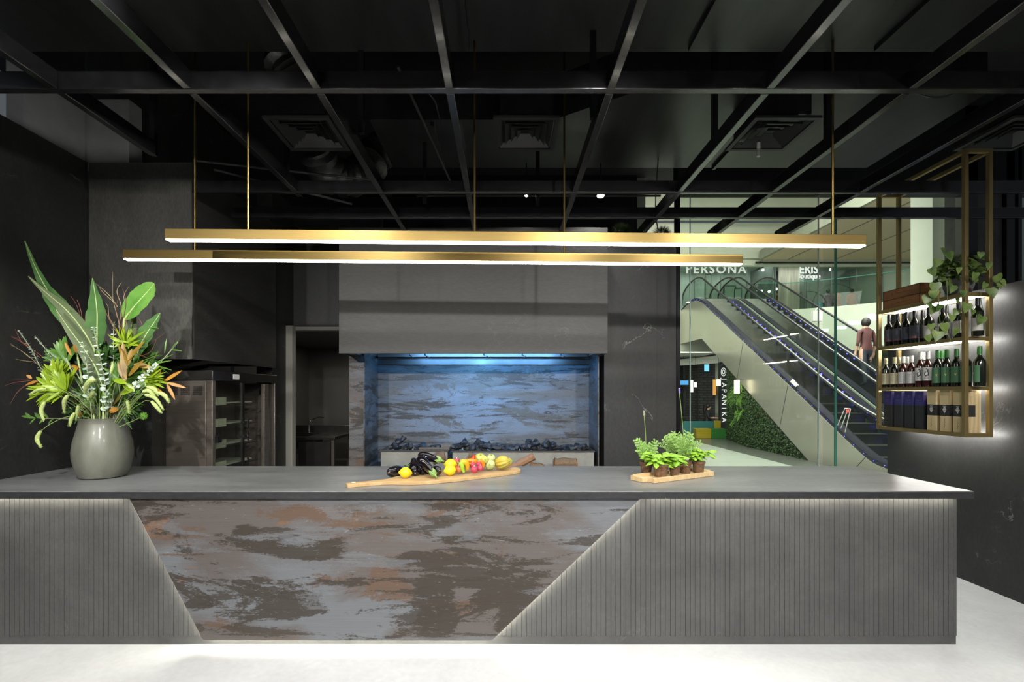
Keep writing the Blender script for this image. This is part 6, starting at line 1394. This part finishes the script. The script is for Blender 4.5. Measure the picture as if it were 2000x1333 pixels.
# the upright name
for k, ch in enumerate('JAPANIKA'):
    c = W(1414, 741 + k * 11.4, YRt - .04); text_mesh('sign_letter', ch, .25, M_SIGNW, c, (math.radians(90), math.radians(90), 0), rs, .01)
c = W(1413, 727, YRt - .04); m = MB()
for r_ in (.11, .055): m.tube([c + Vector((r_ * .8 * math.cos(a), 0, r_ * 1.3 * math.sin(a))) for a in [i * math.pi / 8 for i in range(17)]], .011, 5)
obj('round_logo', m, M_SIGNW, rs)
for k, (px, py, w_, h_, col, l) in enumerate(((1380, 719, .09, .13, (.25, .75, 1), 'small lit blue exit sign in the restaurant'), (1336, 748, .16, .08, (.1, .4, .8), 'low lit blue sign at the far left of the restaurant'), (1395, 757, .06, .30, (.8, .35, .08), 'upright orange neon sign in the restaurant'))):
    c = W(px, py, YRt + .9); t = thing('lit_sign', l, 'sign', c); obj('housing', MB().box((c.x - w_ - .02, c.y + .001, c.z - h_ - .02), (c.x + w_ + .02, c.y + .06, c.z + h_ + .02)), M_RDARK, t); obj('face', MB().box((c.x - w_, c.y - .01, c.z - h_), (c.x + w_, c.y, c.z + h_)), emis('lit_face_%d' % k, col, 1.3), t)
    obj('bracket', MB().tube([c + Vector((0, .04, h_)), (c.x, c.y + .04, 3.2)], .01, 5), M_RDARK, t)
M_PG = MATS['pendant_glow']
for px, py, w_, h_, Y, l in ((1351, 755, .045, .42, 17.1, 'tubular lit pendant at the left of the restaurant'), (1403, 748, .075, .22, 17.1, 'lit lantern pendant beside the upright sign'), (1439, 756, .075, .40, 14.5, 'glowing tube before the green wall, standing in for a pendant reflection'), (1358, 752, .05, .18, YRt + .5, 'small lit pendant deeper in the restaurant')):
    c = W(px, py, Y); t = thing('pendant_lamp', l, 'pendant light', (c.x, c.y, c.z - h_ / 2), 'restaurant pendants'); obj('shade', MB().lathe([(0, -h_ / 2), (w_, -h_ / 2), (w_, h_ / 2), (0, h_ / 2)], c, 12), M_PG, t); obj('cap', MB().lathe([(0, h_ / 2), (w_ * .5, h_ / 2 + .005), (0, h_ / 2 + .06)], c, 10), M_RDARK, t); obj('cord', MB().tube([c + Vector((0, 0, h_ / 2)), (c.x, c.y, 2.999 if Y > 15 else 2.0), (c.x if Y > 15 else 7.22, c.y, 2.999 if Y > 15 else 2.0)], .006, 5), M_RDARK, t)  # the tube before the green wall imitates a reflection; its arm is added
# benches
M_YEL = mat('yellow_bench', (.30, .23, .01), .5); M_GRB = mat('green_bench', (.02, .13, .02), .5); M_TEAL = mat('teal_cushion', (.02, .12, .12), .7)
xa, xm, xb = (1360 - VX) / F * 17.0, (1390 - VX) / F * 17.0, (1418 - VX) / F * 17.0
o = obj('bench_block', MB().box((xa, 17.0, 0), (xm - .01, 17.35, .34)), M_YEL, bevel=.01); tag(o, 'yellow bench block in front of the restaurant', 'bench')
o = obj('bench_block', MB().box((xm, 17.0, 0), (xb, 17.35, .34)), M_GRB, bevel=.01); tag(o, 'green bench block in front of the restaurant', 'bench')
o = obj('sofa_back', MB().box((6.45, 17.40, 0), (xb - .25, 17.48, .58)), M_TEAL, bevel=.02); tag(o, 'teal sofa back behind the bench blocks', 'sofa')
o = obj('bench_cushion', MB().box((xb - .24, 17.4, 0), (xb, 17.48, .60)), M_YEL, bevel=.01); tag(o, 'yellow backrest beside the teal sofa', 'bench')
J, E = std(True); xq = (1381 - VX) / F * 18.1
q = person(J, E, (xq, 18.1, 0), .9, 'long-haired person in a black shirt sitting in the restaurant', M_TEEB, M_JEAN, True, .88)
m = MB(); m.ball((0, -.03, 1.27), .115, 14, (.95, 1.0, 1.0)); m.tube([(0, .05, 1.3), (.0, .09, 1.1), (0, .08, .9)], [.09, .10, .05], 10); [setattr(v, 'co', v.co * .88) for v in m.bm.verts]; obj('hair', m, M_HAIR, q, world=False)
ch = thing('stool', 'dark stool under the seated restaurant guest', 'stool', (xq, 18.1, 0)); obj('seat', MB().lathe([(0, .38), (.17, .38), (.17, .42), (0, .42)], (xq, 18.1, 0), 14), M_RDARK, ch)
for a in range(4): obj('leg', MB().tube([(xq + .1 * math.cos(a * 1.57), 18.1 + .1 * math.sin(a * 1.57), .38), (xq + .15 * math.cos(a * 1.57), 18.1 + .15 * math.sin(a * 1.57), 0)], .012, 6), M_RDARK, ch)
tb_ = thing('dining_table', 'small table before the seated restaurant guest', 'table', (6.5, 17.75, 0)); obj('tabletop', MB().box((6.1, 17.55, .70), (6.8, 17.95, .73)), M_RDARK, tb_); obj('pedestal', MB().tube([(6.5, 17.75, 0), (6.5, 17.75, .70)], .03, 8), M_RDARK, tb_)

# living green wall under the escalator
hx = GX - .13
m = MB(); rhg = random.Random(3)
ZC = lambda y: -6.58 + T30 * y
hxf = lambda y: hx + max(0, y - 14.3) * .22
obj_base = MB().prism([(hx + .05, 11.55, .0), (hx + .05, 14.3, .0), (hx + .05, 14.3, ZC(14.3)), (hx + .05, 11.55, .06)], (.06, 0, 0)).prism([(hx + .05, 14.3, .0), (hxf(16.8) + .05, 16.8, .0), (hxf(16.8) + .05, 16.8, ZC(16.8)), (hx + .05, 14.3, ZC(14.3))], (.06, 0, 0))
hg = thing('green_wall', 'dense clipped green leaf wall under the sloping escalator cladding', 'hedge', (hx, 14.2, 0))
obj('backing', obj_base, M_RDARK, hg, smooth=False)
for i in range(26000):
    y = rhg.uniform(11.5, 16.8); z = rhg.uniform(0.01, 3.1)
    if z > ZC(y) - .03: continue
    p = Vector((hxf(y) + rhg.uniform(-.02, .05), y, z)); a = rhg.uniform(0, 6.28); e = Vector((-rhg.uniform(.2, .9), math.cos(a), math.sin(a))).normalized() * rhg.uniform(.03, .06); s_ = e.cross(Vector((-1, rhg.uniform(-.5, .5), rhg.uniform(-.5, .5)))).normalized() * .016
    m.bm.faces.new([m.bm.verts.new(q) for q in (p, p + e * .5 - s_, p + e, p + e * .5 + s_)])
o = obj('leaves', m, M_HEDGE, hg, smooth=False); o['kind'] = 'stuff'
m = MB()
for i in range(14):
    a = 2.6 - i * .37 + rhg.uniform(-.1, .1); c0 = Vector((hx + .1, 14.8 + rhg.uniform(-.3, .3), 1.3 + rhg.uniform(-.5, .5))); L_ = rhg.uniform(.3, .48)
    path = arc(c0, c0 + Vector((-.15, math.cos(a) * L_ * .6, math.sin(a) * L_ * .8 + .1)), c0 + Vector((-.2, math.cos(a) * L_ * 1.2, math.sin(a) * L_ * .6 - .15)), 12)
    for j in range(1, 12):
        d_ = (path[j] - path[j - 1]).normalized(); s_ = d_.cross(Vector((-1, 0, 0))).normalized()
        for sg in (-1, 1): m.leaf([path[j], path[j] + s_ * sg * .06 + d_ * .02, path[j] + s_ * sg * .12 * (1.2 - j / 12) + d_ * .05], [.01, .022, .002], (-1, 0, 0), .1)
obj('fern', m, mat('fern_green', (.10, .24, .03), .5, col2=(.2, .38, .07), scale=8), hg, label='light green fern growing out of the leaf wall')
